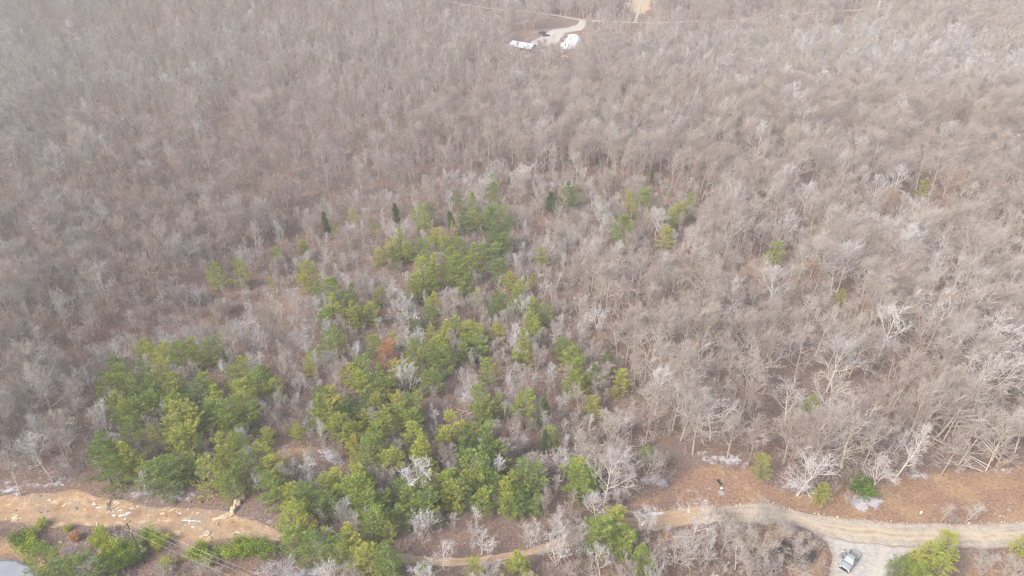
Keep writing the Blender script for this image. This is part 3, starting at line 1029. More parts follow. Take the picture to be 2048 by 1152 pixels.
PINES += conv(2.926, 550, 940, [(20, 140, 'g', 6), (110, 150, 'y', 6), (420, 180, 'b', 6), (300, 400, 'y', 6), (720, 130, 'b', 6), (820, 210, 'g', 6), (760, 260, 'b', 6), (900, 260, 'g', 6),
    (1040, 150, 'y', 6), (1120, 150, 'b', 7), (1220, 170, 'g', 6), (1300, 90, 'b', 6), (1180, 60, 'y', 6), (1010, 60, 'g', 6), (1380, 200, 'g', 6), (1520, 200, 'b', 6)])
TINT = {'y': 0.80, 'g': 0.56, 'b': 0.40, 'd': 0.32, 'c': 0.16, 'o': 0.74, 'z': 1.0, 'r': 0.5}
LOOK = {'y': 'yellow-green', 'g': 'green', 'b': 'grey-green', 'd': 'dark green', 'c': 'very dark green', 'o': 'olive', 'z': 'bright yellow-green', 'r': 'rust-brown'}
FORM = {'y': 'pine', 'g': 'pine', 'b': 'openpine', 'd': 'conepine', 'c': 'cedar', 'o': 'openpine', 'z': 'pine', 'r': 'pine'}
r_ = random.Random(11)
placed = []      # (x, y, radius)
THINGS = []      # for the labels: (obj, cat, look, x, y)
rustmesh = []
for k in (0, 1):
    m_ = EVER["pine"][k][1].copy()
    m_.materials.clear()
    m_.materials.append(M_rust)
    rustmesh.append(m_)
for (px, py, t, d) in PINES:
    fm = FORM[t]
    if fm == 'pine' and r_.random() < 0.3: fm = 'conepine' if r_.random() < .5 else 'openpine'
    k = r_.randrange(len(EVER[fm]))
    tm, cm = EVER[fm][k]
    baseR = {"pine": 3.5, "conepine": 2.9, "openpine": 3.6, "cedar": 1.9}[fm]
    d = d * (1.22 if py < 560 else (1.04 if py < 1000 else 0.92))
    if fm == 'cedar': d = min(d, 5.5)
    s = d / 2 / baseR * 1.0
    hz = {"pine": 10, "conepine": 10.5, "openpine": 11, "cedar": 8}[fm] * s
    sz = r_.uniform(0.74, 1.0) * (1.1 if d < 5 else 1.0) * (0.88 if py > 940 else 1.0)
    w = P(px, py, hz * sz * (0.47 if px < 620 and py > 880 else 0.54))
    name = "cedar_tree" if t == 'c' else "pine_tree"
    root = empty(name, (w.x, w.y, w.z), r_.uniform(0, 6.28))
    root.scale = (s, s, s * sz)
    tint = TINT[t] + r_.uniform(-.09, .09)
    if t == 'r':
        cm = rustmesh[k % 2]
    a = link_mesh("trunk", tm, root)
    b = link_mesh("crown", cm, root)
    a["tint"] = tint
    b["tint"] = tint
    placed.append((w.x, w.y, d * 0.32))
    THINGS.append((root, "cedar tree" if t == 'c' else "pine tree", LOOK[t] + (" columnar cedar" if t == 'c' else (" dead-needled pine" if t == 'r' else " pine")), w.x, w.y, (px, py)))
for (px, py, t, rr) in SHRUBS:
    k = r_.randrange(3)
    s = rr / 2.3 * 1.0
    w = P(px, py, 1.6 * s)
    root = empty("evergreen_shrub", (w.x, w.y, w.z), r_.uniform(0, 6.28))
    root.scale = (s, s, s * r_.uniform(.9, 1.15))
    tm, cm = SHRUB[k]
    if t == 'r':
        cm = cm.copy()
        cm.materials.clear()
        cm.materials.append(M_rust)
    a = link_mesh("stem", tm, root)
    b = link_mesh("foliage", cm, root)
    b["tint"] = TINT[t] + r_.uniform(-.06, .06)
    placed.append((w.x, w.y, rr * 0.7))
    THINGS.append((root, "evergreen shrub", LOOK[t] + " leafy shrub", w.x, w.y, (px, py)))

# ------------------------------------------------------------------ bare trees
CLEAR = [
    ROAD_T + ROAD_B[::-1],
    [(-200, 1015), (0, 990), (160, 970), (170, 945), (215, 960), (250, 1000), (430, 1000), (510, 985), (560, 1060), (540, 1090), (420, 1102), (340, 1080), (0, 1050), (-200, 1070)],
    [(1345, 1016), (1348, 950), (1400, 930), (1490, 940), (1560, 985), (1680, 1025), (1775, 1005), (1790, 960), (1860, 955), (2150, 945), (2150, 1048), (1700, 1042), (1530, 1010)],
    [(1240, 1025), (1250, 985), (1290, 975), (1355, 985), (1355, 1020)],
    [(1560, 1052), (1640, 1080), (1655, 1130), (1630, 1260), (2200, 1260), (2200, 1050)],
    [(-100, 1095), (30, 1095), (110, 1130), (130, 1260), (-100, 1260)],
    [(740, 1050), (820, 1040), (1080, 1045), (1200, 1040), (1240, 1040), (1240, 1075), (1000, 1160), (780, 1160), (700, 1110)],
    [(505, 900), (560, 880), (640, 900), (645, 935), (560, 950)],
    [(755, 570), (790, 550), (825, 560), (810, 592), (770, 600)],
    [(1012, 76), (1045, 70), (1075, 62), (1100, 52), (1150, 44), (1165, 36), (1180, 42), (1175, 62), (1168, 100), (1172, 116), (1110, 122), (1060, 128), (1012, 122)],
    [(1243, -60), (1302, -60), (1304, 40), (1243, 38)],
    [(900, 0), (1165, 26), (1320, 38), (1700, 14), (1700, 34), (1420, 56), (1320, 60), (1180, 56), (900, 30)],
    [(425, 235), (465, 225), (478, 290), (430, 290)],
]
THIN = [([(-60, 760), (60, 715), (170, 670), (280, 630), (310, 650), (210, 715), (90, 775), (-60, 830)], 0.7),
        ([(985, 118), (1200, 112), (1220, 175), (980, 185)], 0.5),
        ([(880, 20), (1320, 48), (1750, 20), (1750, 75), (1320, 110), (1180, 90), (900, 70)], 0.45),
        ([(1240, 30), (1305, 30), (1310, 110), (1240, 110)], 0.3),
        ([(350, 290), (820, 250), (820, 410), (600, 440), (400, 400)], 0.75)]
PINEZONE = [(180, 700), (560, 480), (620, 430), (980, 360), (1180, 370), (1390, 400), (1360, 520), (1120, 560), (1240, 700), (1260, 1000), (1200, 1080), (540, 1100), (150, 1010)]
LEFTZONE = [(-300, 330), (330, 420), (620, 470), (180, 700), (190, 960), (-300, 1000)]


def pick_zone(x, y):
    h = float(height(x, y))
    px, py, dep = proj(x, y, h)
    return px, py, dep, h


r_ = random.Random(23)
cells = {}
for (x, y, q) in placed:
    cells.setdefault((int(x // 8), int(y // 8)), []).append((x, y, q))


def near_ever(x, y, pad=0.0):
    cx, cy = int(x // 8), int(y // 8)
    for i in (-1, 0, 1):
        for j in (-1, 0, 1):
            for (a, b, q) in cells.get((cx + i, cy + j), ()):
                if (a - x) ** 2 + (b - y) ** 2 < (q + pad) ** 2: return True
    return False


CORR = [(x, y, q, proj(x, y, 0)[0] > 1040 and y > 165) for (x, y, q) in placed]


def blocks_ever(x, y, H):
    """a tall tree that would stand between the viewpoint and an evergreen the photograph shows"""
    g = y / CAM_H                      # horizontal metres hidden per metre of height
    for (a, b, q, far_) in CORR:
        t = b - y
        if far_ and 0 < t < (H - 1.5) * g and abs(x - a * y / b) < q * 2.0 + 3.0: return 2
        if 0 < t < min(H * 0.75, 14) * g * 0.75 and abs(x - a * y / b) < q * 2.2 + (1.0 if H < 12 else 2.0):
            return True
    return False


def cheapnoise(x, y, s, o=0.0):
    return 0.5 + 0.25 * (math.sin(x / s + o + 1.7 * math.sin(y / s * 0.8 + o)) + math.sin(y / s * 1.3 - o + 1.3 * math.sin(x / s * 0.7 + 2 * o)))


bare = []       # (depth, x, y, z, kind, k, scale, zscale, rz, tint, leanx, leany)
y = 74.0
row = 0
while y < 1010:
    dep0 = y * CP + CAM_H * SP
    xm = 0.79 * dep0 + 18
    sp = 5.6 if y < 330 else 6.0
    x = -xm + (row % 2) * sp * 0.5
    while x < xm:
        X_ = x + r_.uniform(-.48, .48) * sp
        Y_ = y + r_.uniform(-.48, .48) * sp
        x += sp
        px, py, dep, h = pick_zone(X_, Y_)
        if any(inpoly(px, py, c) and (q_ not in (6, 11) or r_.random() < (.55 if q_ == 6 else .3)) for q_, c in enumerate(CLEAR)): continue
        if inpoly(px, py, CLEAR[0]): continue
        skip = False
        for c, pr in THIN:
            if inpoly(px, py, c) and r_.random() > pr: skip = True
        if skip: continue
        n_ = cheapnoise(X_, Y_, 26.0)
        big = cheapnoise(X_, Y_, 60.0, 2.0)
        tint = 0.12 + 0.62 * r_.random() ** 1.2
        if r_.random() < 0.10: tint = r_.uniform(.8, 1.0)
        if py > 1015:
            if near_ever(X_, Y_, 0.8): continue
            if px < 640 and r_.random() < 0.62: continue
            kind = r_.choice(["sapling", "multi", "multi"])
            H = r_.uniform(3.8, 6.5) if px < 640 else r_.uniform(5, 8.2)
            tint = r_.uniform(.3, 0.95)
        elif inpoly(px, py, PINEZONE):
            if near_ever(X_, Y_, 0.3): continue
            kind = r_.choice(["sapling", "sapling", "multi", "tall"])
            H = r_.uniform(6.5, 11.5)
            tint = r_.uniform(.3, 0.85) if r_.random() < .75 else r_.uniform(.85, 1)
        elif inpoly(px, py, LEFTZONE):
            kind = "tall" if r_.random() < 0.5 else "broad"
            H = r_.uniform(11, 16.5)
            tint = 0.26 + 0.46 * r_.random()
            if r_.random() < 0.08: tint = 0.85
            if n_ > 0.93 and r_.random() < 0.6: continue
        else:
            if near_ever(X_, Y_, 0.3): continue
            q = r_.random()
            if px > 1000 and py > 350 and r_.random() < 0.12: continue
            if px > 1000:
                kind = "broad" if q < 0.6 else ("gnarly" if q < 0.78 else "tall")
            else:
                kind = "tall" if q < 0.66 else ("broad" if q < 0.95 else "gnarly")
            H = r_.uniform(11.5, 20)
            if 150 < dep and r_.random() < .12: H *= 0.6
            if n_ > 0.93 and r_.random() < 0.5: continue
            tint = 0.10 + 0.5 * r_.random() + 0.22 * big * r_.random()
            if r_.random() < (0.10 if px > 1000 and py > 250 else 0.035): tint = r_.uniform(.75, .95)
        bk = blocks_ever(X_, Y_, H)
        if H > 11 and bk:
            if bk == 2 or r_.random() < 0.85:
                kind, H = r_.choice(["sapling", "multi"]), r_.uniform(4, 7)
        elif H > 6.5 and r_.random() < 0.6 and bk: H = r_.uniform(4.0, 6.5)
        if kind not in ("lbroad", "ltall") and px > 560 and 420 < py < 900 and r_.random() < 0.035: tint = 0.03
        if dep > 380:
            kind = {"broad": "lbroad", "gnarly": "lbroad", "tall": "ltall"}.get(kind, kind)
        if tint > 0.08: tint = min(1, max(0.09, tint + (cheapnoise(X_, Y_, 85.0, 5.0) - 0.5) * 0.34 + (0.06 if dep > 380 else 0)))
        base = {"broad": 18, "gnarly": 15, "tall": 18, "sapling": 9, "multi": 8, "lbroad": 18, "ltall": 18}[kind]
        s = H / base
        k = r_.randrange(len(FORMS[kind]))
        bare.append([dep, X_, Y_, h, kind, k, s * r_.uniform(.85, 1.2), s, r_.uniform(0, 6.28), tint, r_.gauss(0, .05), r_.gauss(0, .05)])
    y += sp * 0.9
    row += 1
for k in range(640):
    px, py = r_.uniform(200, 1260), r_.uniform(480, 1110)
    if not inpoly(px, py, PINEZONE) or any(inpoly(px, py, c) and (q_ != 6 or r_.random() < .5) for q_, c in enumerate(CLEAR)): continue
    w = P(px, py)
    if near_ever(w.x, w.y, 0.0): continue
    H = r_.uniform(4.5, 8)
    bare.append([proj(w.x, w.y, w.z)[2], w.x, w.y, w.z, "sapling", r_.randrange(3), H / 9, H / 9, r_.uniform(0, 6.28), r_.uniform(.3, .95), r_.gauss(0, .04), r_.gauss(0, .04)])
for k in range(420):
    px, py = r_.uniform(-60, 620), r_.uniform(420, 940)
    if not inpoly(px, py, LEFTZONE) or any(inpoly(px, py, c) for c in CLEAR): continue
    w = P(px, py)
    if near_ever(w.x, w.y, 0.5): continue
    H = r_.uniform(7, 12)
    bare.append([proj(w.x, w.y, w.z)[2], w.x, w.y, w.z, "sapling", r_.randrange(3), H / 9, H / 9, r_.uniform(0, 6.28), r_.uniform(.25, .75), r_.gauss(0, .04), r_.gauss(0, .04)])
# trees the photograph picks out one by one: base pixel, height, kind, tint
for (px, py, H, kind, tint) in [(1207, 1014, 19, "broad", .85), (1385, 1078, 10.5, "gnarly", .9), (42, 990, 16, "tall", .8), (106, 964, 17, "broad", .85), (142, 940, 12, "broad", .7),
                                (655, 1100, 6, "multi", 1.0), (888, 1136, 7, "gnarly", .95), (962, 1110, 7.5, "gnarly", .95), (1060, 1092, 7.5, "multi", .8), (1118, 1085, 7, "gnarly", 1.0),
                                (1113, 1130, 8.5, "multi", .95), (1192, 1040, 8, "gnarly", .9), (1200, 1150, 8, "gnarly", .85), (1440, 1110, 9, "broad", .75), (1500, 1125, 9, "multi", .65),
                                (1550, 1105, 8, "broad", .7), (1350, 1135, 9, "gnarly", .7), (1590, 1120, 7, "multi", .6), (1400, 1130, 8, "multi", .8), (1470, 1140, 8, "gnarly", .75),
                                (1745, 985, 11, "gnarly", .85), (1640, 900, 17, "gnarly", .9), (1420, 880, 16, "gnarly", .95), (1345, 860, 17, "broad", .9), (1570, 850, 15, "gnarly", .9),
                                (1905, 870, 16, "broad", .85), (1960, 875, 14, "gnarly", .8), (2030, 905, 18, "tall", .9), (1700, 880, 15, "broad", .8), (945, 565, 8, "sapling", 1.0),
                                (300, 470, 14, "broad", 1.0), (1310, 480, 15, "broad", .95), (1850, 480, 15, "broad", .9), (40, 350, 16, "gnarly", 1.0), (985, 1165, 7, "multi", .8),
                                (2010, 1165, 8, "multi", .6), (1960, 1150, 7, "multi", .55), (1150, 1110, 7, "multi", .8), (580, 1162, 5, "multi", 1.0), (540, 1158, 4, "multi", .9),
                                (190, 1165, 7, "multi", .8), (150, 1120, 5, "multi", .85), (410, 1160, 5, "multi", .5), (330, 1165, 5, "multi", .5)]:
    w = P(px, py)
    base = {"broad": 18, "gnarly": 15, "tall": 18, "sapling": 9, "multi": 8}[kind]
    if H > 13: H *= 0.84
    tint -= 0.1
    s = H / base
    bare = [b for b in bare if (b[1] - w.x) ** 2 + (b[2] - w.y) ** 2 > 6]
    bare.append([proj(w.x, w.y, w.z)[2], w.x, w.y, w.z, kind, r_.randrange(len(FORMS[kind])), s * 1.1, s, r_.uniform(0, 6.28), tint, r_.gauss(0, .03), r_.gauss(0, .03)])


def in_view(b):
    px, py, d = proj(b[1], b[2], b[3] + 0.6 * (18 if b[4] in ("broad", "tall", "gnarly") else 8) * b[7])
    return -25 < px < 2073 and -10 < py < 1165


bare.sort(key=lambda b: -((18 if b[4] in ("broad", "gnarly", "tall", "lbroad", "ltall") else 8) * b[7]) / b[0])
near = [b for b in bare if in_view(b)][:300]
ids = set(id(b) for b in near)
rest = [b for b in bare if id(b) not in ids]
KL = {"broad": "broad-crowned", "gnarly": "crooked", "tall": "narrow upright", "sapling": "small slender", "multi": "small forked"}
for b in near:
    dep, x, y, z, kind, k, s, sz, rz, tint, lx, ly = b
    root = empty("bare_tree", (x, y, z), rz)
    root.rotation_euler = (lx, ly, rz)
    root.scale = (s, s, sz)
    tm, cm, jm = FORMS[kind][k]
    a = link_mesh("trunk", tm, root)
    c = link_mesh("crown", cm, root)
    a["tint"] = tint
    c["tint"] = tint
    lk = "pale" if tint > .78 else ("tan" if tint > .55 else ("grey" if tint > .36 else "brownish"))
    THINGS.append((root, "bare tree", lk + " " + KL[kind] + " bare tree", x, y, proj(x, y, z)[:2]))


# ------------------------------------------------------------------ the mass of the wood, one object
def scatter(name, forms, pts, label, cat):
    """forms: list of meshes; pts: (x, y, z, index, sx, sz, rx, ry, rz, tint)"""
    c = bpy.data.collections.new(name + "_forms")
    for i, me_ in enumerate(forms):
        o = bpy.data.objects.new("tree_form_%02d" % i, me_)
        c.objects.link(o)
    me_ = bpy.data.meshes.new(name)
    me_.from_pydata([(q[0], q[1], q[2]) for q in pts], [], [])
    A = me_.attributes.new("form", 'INT', 'POINT')
    A.data.foreach_set("value", [q[3] for q in pts])
    A = me_.attributes.new("turn", 'FLOAT_VECTOR', 'POINT')
    A.data.foreach_set("vector", [v for q in pts for v in (q[6], q[7], q[8])])
    A = me_.attributes.new("size", 'FLOAT_VECTOR', 'POINT')
    A.data.foreach_set("vector", [v for q in pts for v in (q[4], q[4], q[5])])
    A = me_.attributes.new("tint", 'FLOAT', 'POINT')
    A.data.foreach_set("value", [q[9] for q in pts])
    o = link_mesh(name, me_)
    tag(o, label, cat, kind="stuff")
    ng = bpy.data.node_groups.new(name + "_scatter", 'GeometryNodeTree')
    ng.interface.new_socket("Geometry", in_out='INPUT', socket_type='NodeSocketGeometry')
    ng.interface.new_socket("Geometry", in_out='OUTPUT', socket_type='NodeSocketGeometry')
    gi = ng.nodes.new("NodeGroupInput")
    go = ng.nodes.new("NodeGroupOutput")
    ci = ng.nodes.new("GeometryNodeCollectionInfo")
    ci.inputs["Collection"].default_value = c
    ci.inputs["Separate Children"].default_value = True
    ci.inputs["Reset Children"].default_value = True
    ip = ng.nodes.new("GeometryNodeInstanceOnPoints")
    ip.inputs["Pick Instance"].default_value = True

    def na(nm, ty):
        n = ng.nodes.new("GeometryNodeInputNamedAttribute")
        n.data_type = ty
        n.inputs["Name"].default_value = nm
        return n.outputs[0]
    L = ng.links.new
    L(gi.outputs[0], ip.inputs["Points"])
    L(ci.outputs[0], ip.inputs["Instance"])
    L(na("form", 'INT'), ip.inputs["Instance Index"])
    L(na("turn", 'FLOAT_VECTOR'), ip.inputs["Rotation"])
    L(na("size", 'FLOAT_VECTOR'), ip.inputs["Scale"])
    L(ip.outputs[0], go.inputs[0])
    md = o.modifiers.new("scatter", 'NODES')
    md.node_group = ng
    return o


flat, off_ = [], {}
for kind, L_ in FORMS.items():
    off_[kind] = len(flat)
    flat += [q[2] for q in L_]
print("BARE", len(near), len(rest))
scatter("distant_woods", flat, [(b[1], b[2], b[3], off_[b[4]] + b[5], b[6], b[7], b[10], b[11], b[8], b[9]) for b in rest],
        "dense leafless grey-brown wood filling the view behind the nearest bare trees", "woods")
# undergrowth
und = []
r_ = random.Random(5)
y = 74.0
while y < 520:
    xm = 0.79 * (y * CP + CAM_H * SP) + 10
    sp = (2.5 if y < 125 else 3.2) if y < 250 else 5.0
    x = -xm
    while x < xm:
        X_ = x + r_.uniform(-.5, .5) * sp
        Y_ = y + r_.uniform(-.5, .5) * sp
        x += sp
        px, py, dep, h = pick_zone(X_, Y_)
        if any(inpoly(px, py, c) for c in (CLEAR[:2] + CLEAR[4:6])): continue
        if any(inpoly(px, py, c) for c in CLEAR[:9]) and r_.random() < .6: continue
        if cheapnoise(X_, Y_, 9.0, 4.0) < 0.36 or r_.random() < .25: continue
        s = r_.uniform(.5, 1.25) * (0.8 if py > 1010 else 1)
        if inpoly(px, py, CLEAR[2]) or inpoly(px, py, CLEAR[3]): s *= 0.4
        und.append((X_, Y_, h, r_.randrange(3) if r_.random() < .86 else 3 + r_.randrange(3), s, s * r_.uniform(.8, 1.2), 0, 0, r_.uniform(0, 6.28), r_.uniform(.0, .6) if r_.random() < .8 else r_.uniform(.6, .95)))
    y += sp
scatter("undergrowth", [q[2] for q in FORMS["brush"] + FORMS["deadfall"]], und, "low tangle of leafless twiggy undergrowth beneath the trees", "undergrowth")

# ------------------------------------------------------------------ materials for the small things
M_paint = simple("silver_paint", (0.37, 0.40, 0.405), 0.4, 0.2, 0.04)
M_black = simple("black_plastic", (0.03, 0.03, 0.035), 0.6)
M_rubber = simple("tyre_rubber", (0.035, 0.035, 0.035), 0.85)
M_rim = simple("alloy_rim", (0.45, 0.45, 0.47), 0.35, 0.7)
M_glass = simple("tinted_glass", (0.20, 0.24, 0.24), 0.45, 0.0, 0.03)
M_lamp = simple("lamp_lens", (0.75, 0.76, 0.78), 0.2)
M_tail = simple("tail_lens", (0.35, 0.03, 0.03), 0.3)
M_liner = simple("bed_liner", (0.22, 0.21, 0.22), 0.8)
M_seatfab = simple("cab_interior", (0.07, 0.07, 0.08), 0.9)
M_skin = simple("skin", (0.55, 0.36, 0.27), 0.6, var=0.05)
M_hair = simple("dark_hair", (0.03, 0.022, 0.018), 0.7)
M_shirt = simple("white_shirt", (0.78, 0.78, 0.80), 0.85, var=0.05)
M_trous = simple("dark_trousers", (0.045, 0.05, 0.07), 0.85)
M_shoe = simple("shoe", (0.05, 0.04, 0.04), 0.7)
M_polewood = simple("creosoted_pole", (0.11, 0.085, 0.065), 0.9, var=0.3)
M_porc = simple("porcelain", (0.6, 0.6, 0.62), 0.3)
M_wire = simple("aluminium_wire", (0.55, 0.52, 0.46), 0.5, 0.3)
M_canvas = simple("black_canvas", (0.02, 0.025, 0.035), 0.8)
M_ash = simple("pale_ash", (0.36, 0.35, 0.35), 0.95, var=0.15, scale=6)
M_stone = simple("field_stone", (0.30, 0.27, 0.245), 0.9, var=0.35, scale=4)
M_white = simple("white_panel", (0.8, 0.8, 0.82), 0.6, var=0.04)
M_rock = simple("pale_sandstone", (0.60, 0.47, 0.31), 0.9, var=0.3, scale=1.2)
M_palewood = simple("bleached_wood", (0.46, 0.41, 0.365), 0.85, var=0.25, scale=1.5)
M_darkwood = simple("charred_brush", (0.11, 0.10, 0.10), 0.9, var=0.3)
M_roof = simple("galvanised_roof", (0.74, 0.78, 0.86), 0.4, 0.15, 0.04)
M_boards = simple("weathered_boards", (0.24, 0.19, 0.16), 0.9, var=0.25)
M_dome = simple("white_membrane", (0.66, 0.67, 0.70), 0.6, var=0.04, scale=0.4)
M_win = simple("window_glass", (0.16, 0.19, 0.28), 0.15)
M_door = simple("door_paint", (0.30, 0.28, 0.30), 0.6)
M_carp = simple("dark_car_paint", (0.06, 0.055, 0.08), 0.3, 0.3)
M_soil = simple("root_soil", (0.30, 0.22, 0.16), 0.95, var=0.4, scale=3)


# ------------------------------------------------------------------ pickup with both right doors open
def wheel(parent, x, y, rad, wd):
    w = MB()
    Mx = Matrix.Translation((x, y, rad)) @ Matrix.Rotation(PI / 2, 4, 'X')
    w.lathe([(rad * .62, -wd / 2), (rad * .94, -wd / 2), (rad, -wd * .35), (rad, wd * .35), (rad * .94, wd / 2), (rad * .62, wd / 2)], 20, Mx)
    o = w.build("wheel", M_rubber, parent, True)
    q = MB()
    q.lathe([(rad * .1, -wd * .54), (rad * .60, -wd * .45), (rad * .61, wd * .45), (rad * .1, wd * .54)], 14, Mx)
    q.build("rim", M_rim, o)


def vehicle(name, x0, paint, loc, rz, open_doors=False, pickup=True):
    t = empty(name, loc, rz)
    L = 2.8
    b = MB()
    # rocker and fenders with gaps at the wheel arches
    zb, zt = 0.42, 1.02
    for s in (1, -1):
        y0, y1 = (0.80, 0.98) if s > 0 else (-0.98, -0.80)
        for xa, xb in ((-2.72, -2.22), (-1.28, 1.32), (2.26, 2.70)):
            b.box(xa, xb, y0, y1, zb, zt)
        for xc in (-1.75, 1.79):
            pts = []
            for k in range(9):
                a = PI * k / 8
                pts.append((xc + 0.47 * math.cos(a), 0.48 + 0.47 * math.sin(a)))
            for k in range(8):
                (xa, za), (xb, zb2) = pts[k], pts[k + 1]
                b.add([(xa, y0, za), (xa, y1, za), (xa, y1, zt), (xa, y0, zt), (xb, y0, zb2), (xb, y1, zb2), (xb, y1, zt), (xb, y0, zt)],
                      [(0, 1, 2, 3), (4, 7, 6, 5), (0, 4, 5, 1), (3, 2, 6, 7), (0, 3, 7, 4), (1, 5, 6, 2)])
    b.box(-2.65, 2.6, -0.79, 0.79, 0.45, 0.60)
    b.box(1.15, 1.25, -0.80, 0.80, 0.60, 1.05)
    bo = b.build("body", paint, t)
    h = MB()      # bonnet: crowned
    hv = []
    for i in range(6):
        for j in range(9):
            yy = -0.97 + 1.94 * j / 8
            xx = 1.10 + 1.62 * i / 5 - 0.12 * (abs(yy) / 0.97) ** 3 * (i / 5)
            zz = 1.14 - 0.10 * (i / 5) ** 2 - 0.09 * (abs(yy) / 0.97) ** 4 + 0.02 * (abs(yy) < .5)
            hv.append((xx, yy, zz))
    hf = [(i * 9 + j, i * 9 + j + 9, i * 9 + j + 10, i * 9 + j + 1) for i in range(5) for j in range(8)]
    n0 = len(hv)
    hv += [(a, b_, 1.0) for a, b_, c_ in hv]
    hf += [tuple(reversed([q + n0 for q in f_])) for f_ in hf]
    rim_ = [j for j in range(9)] + [i * 9 + 8 for i in range(1, 6)] + [45 + j for j in range(7, -1, -1)] + [i * 9 for i in range(4, 0, -1)]
    hf += [(rim_[i], rim_[(i + 1) % len(rim_)], rim_[(i + 1) % len(rim_)] + n0, rim_[i] + n0) for i in range(len(rim_))]
    h.add(hv, hf)
    h.build("bonnet", paint, t, True)
    c = MB()      # cab: pillars and roof
    xr0, xr1 = (-0.70, 0.42)
    c.box(xr0, xr1, -0.70, 0.70, 1.74, 1.80, tx=0.05, ty=0.05)
    for s in (1, -1):
        for (xa, za, xb, zb2) in ((1.10, 1.03, 0.44, 1.76), (-0.02, 1.03, -0.06, 1.76), (-0.98, 1.03, -0.70, 1.76)):
            c.tube([Vector((xa, s * 0.90, za)), Vector((xb, s * 0.68, zb2))], [0.045, 0.04], 6)
    c.box(-1.02, -0.96, -0.92, 0.92, 0.60, 1.10)
    c.build("cab", paint, t)
    gl = MB()
    gl.add([(1.10, -0.86, 1.06), (1.10, 0.86, 1.06), (0.46, 0.66, 1.74), (0.46, -0.66, 1.74)], [(0, 1, 2, 3)])
    gl.build("windshield", M_glass, t)
    gl = MB()
    gl.add([(-0.99, -0.84, 1.10), (-0.99, 0.84, 1.10), (-0.72, 0.66, 1.73), (-0.72, -0.66, 1.73)], [(0, 3, 2, 1)])
    gl.build("rear_window", M_glass, t)
    fl = MB()
    fl.box(-0.95, 1.14, -0.78, 0.78, 0.61, 0.66)
    for xs in (0.25, -0.62):
        for ys in (-0.4, 0.4):
            fl.box(xs - .24, xs + .26, ys - .25, ys + .25, 0.661, 0.90)
            fl.box(xs - .32, xs - .242, ys - .25, ys + .25, 0.70, 1.42)
    fl.box(0.86, 1.12, -0.77, 0.77, 0.70, 1.04)
    fl.build("seats", M_seatfab, t)
    if pickup:
        bd = MB()
        for s in (1, -1):
            bd.box(-2.70, -1.03, s * 0.99 if s < 0 else 0.85, -0.85 if s < 0 else 0.99, 1.021, 1.22)
        bd.box(-1.11, -1.025, -0.849, 0.849, 0.64, 1.25)
        bo2 = bd.build("bed", paint, t)
        l = MB()
        l.box(-2.60, -1.12, -0.78, 0.78, 0.602, 0.68)
        l.build("bed_liner", M_liner, bo2)
        tg = MB()
        tg.box(-2.76, -2.70, -0.84, 0.84, 0.62, 1.21)
        o = tg.build("tailgate", paint, t)
        q = MB(); q.box(-2.785, -2.762, -0.12, 0.12, 1.02, 1.08); q.build("handle", M_black, o)
    else:
        bd = MB()
        bd.box(-2.70, -1.03, -0.98, 0.98, 1.021, 1.70, tx=0.12, ty=0.16)
        bd.build("cargo_body", paint, t)
    for s in (1, -1):
        q = MB(); q.box(2.66, 2.745, s * 0.78 - .15, s * 0.78 + .15, 0.80, 0.96); q.build("headlight", M_lamp, t)
        q = MB(); q.box(-2.74, -2.70, s * 0.91 - .06, s * 0.91 + .06, 0.80, 1.15); q.build("tail_light", M_tail, t)
        q = MB(); q.box(0.82, 0.95, s * 1.14 - .10, s * 1.14 + .10, 1.10, 1.30); q.tube([Vector((0.9, s * 0.93, 1.1)), Vector((0.9, s * 1.08, 1.18))], [.025, .025], 5); q.build("mirror", M_black, t)
        for k, (xa, xb) in enumerate(((-0.02, 1.10), (-0.97, -0.05))):
            op = open_doors and s < 0
            dm = MB()
            dm.box(xa - xb, 0, -0.035, 0.035, 0.50, 1.03)       # hinge at the front edge, local x=0
            top = (xa - xb) + (0.05 if k == 0 else 0.28)
            dm.tube([Vector((xa - xb + .03, 0, 1.03)), Vector((top, 0.0, 1.70)), Vector((-0.10 if k else -0.62, 0.0, 1.70)), Vector((-0.03, 0, 1.03))], [.025] * 4, 5)
            o = dm.build("door", paint, t, loc=(xb, s * 0.945, 0))
            q = MB()
            q.add([(xa - xb + .05, 0, 1.04), (-0.05, 0, 1.04), (-0.12 if k else -0.62, 0, 1.68), (top + .02, 0, 1.68)], [(0, 1, 2, 3)])
            q.build("window", M_glass, o)
            q = MB(); q.box(xa - xb + .08, xa - xb + .24, s * 0.04 - .012, s * 0.04 + .012, 0.92, 0.96); q.build("handle", M_black, o)
            if op:
                o.rotation_euler = (0, 0, R(66))
                o["label"] = "open front passenger door" if k == 0 else "open rear passenger door"
    q = MB(); q.box(2.70, 2.76, -0.60, 0.60, 0.66, 0.98); q.build("grille", M_black, t)
    q = MB(); q.box(2.70, 2.86, -0.92, 0.92, 0.42, 0.62, tx=.02, ty=.05); q.build("front_bumper", M_black, t)
    q = MB(); q.box(-2.90, -2.765, -0.88, 0.88, 0.45, 0.60); q.build("rear_bumper", M_rim, t)
    for x in (1.79, -1.75):
        for s in (1, -1):
            wheel(t, x, s * 0.86, 0.39, 0.26)
    return t


a_ = P(1687, 1139, 1.0)
b_ = P(1713, 1101, 1.0)
ctr = (a_ + b_) / 2
ctr.z += 0.06
hd = math.atan2(a_.y - b_.y, a_.x - b_.x)
truck = vehicle("pickup_truck", 0, M_paint, ctr, hd, True)
tag(truck, "silver-grey pickup on the gravel apron with both passenger-side doors open", "pickup truck")

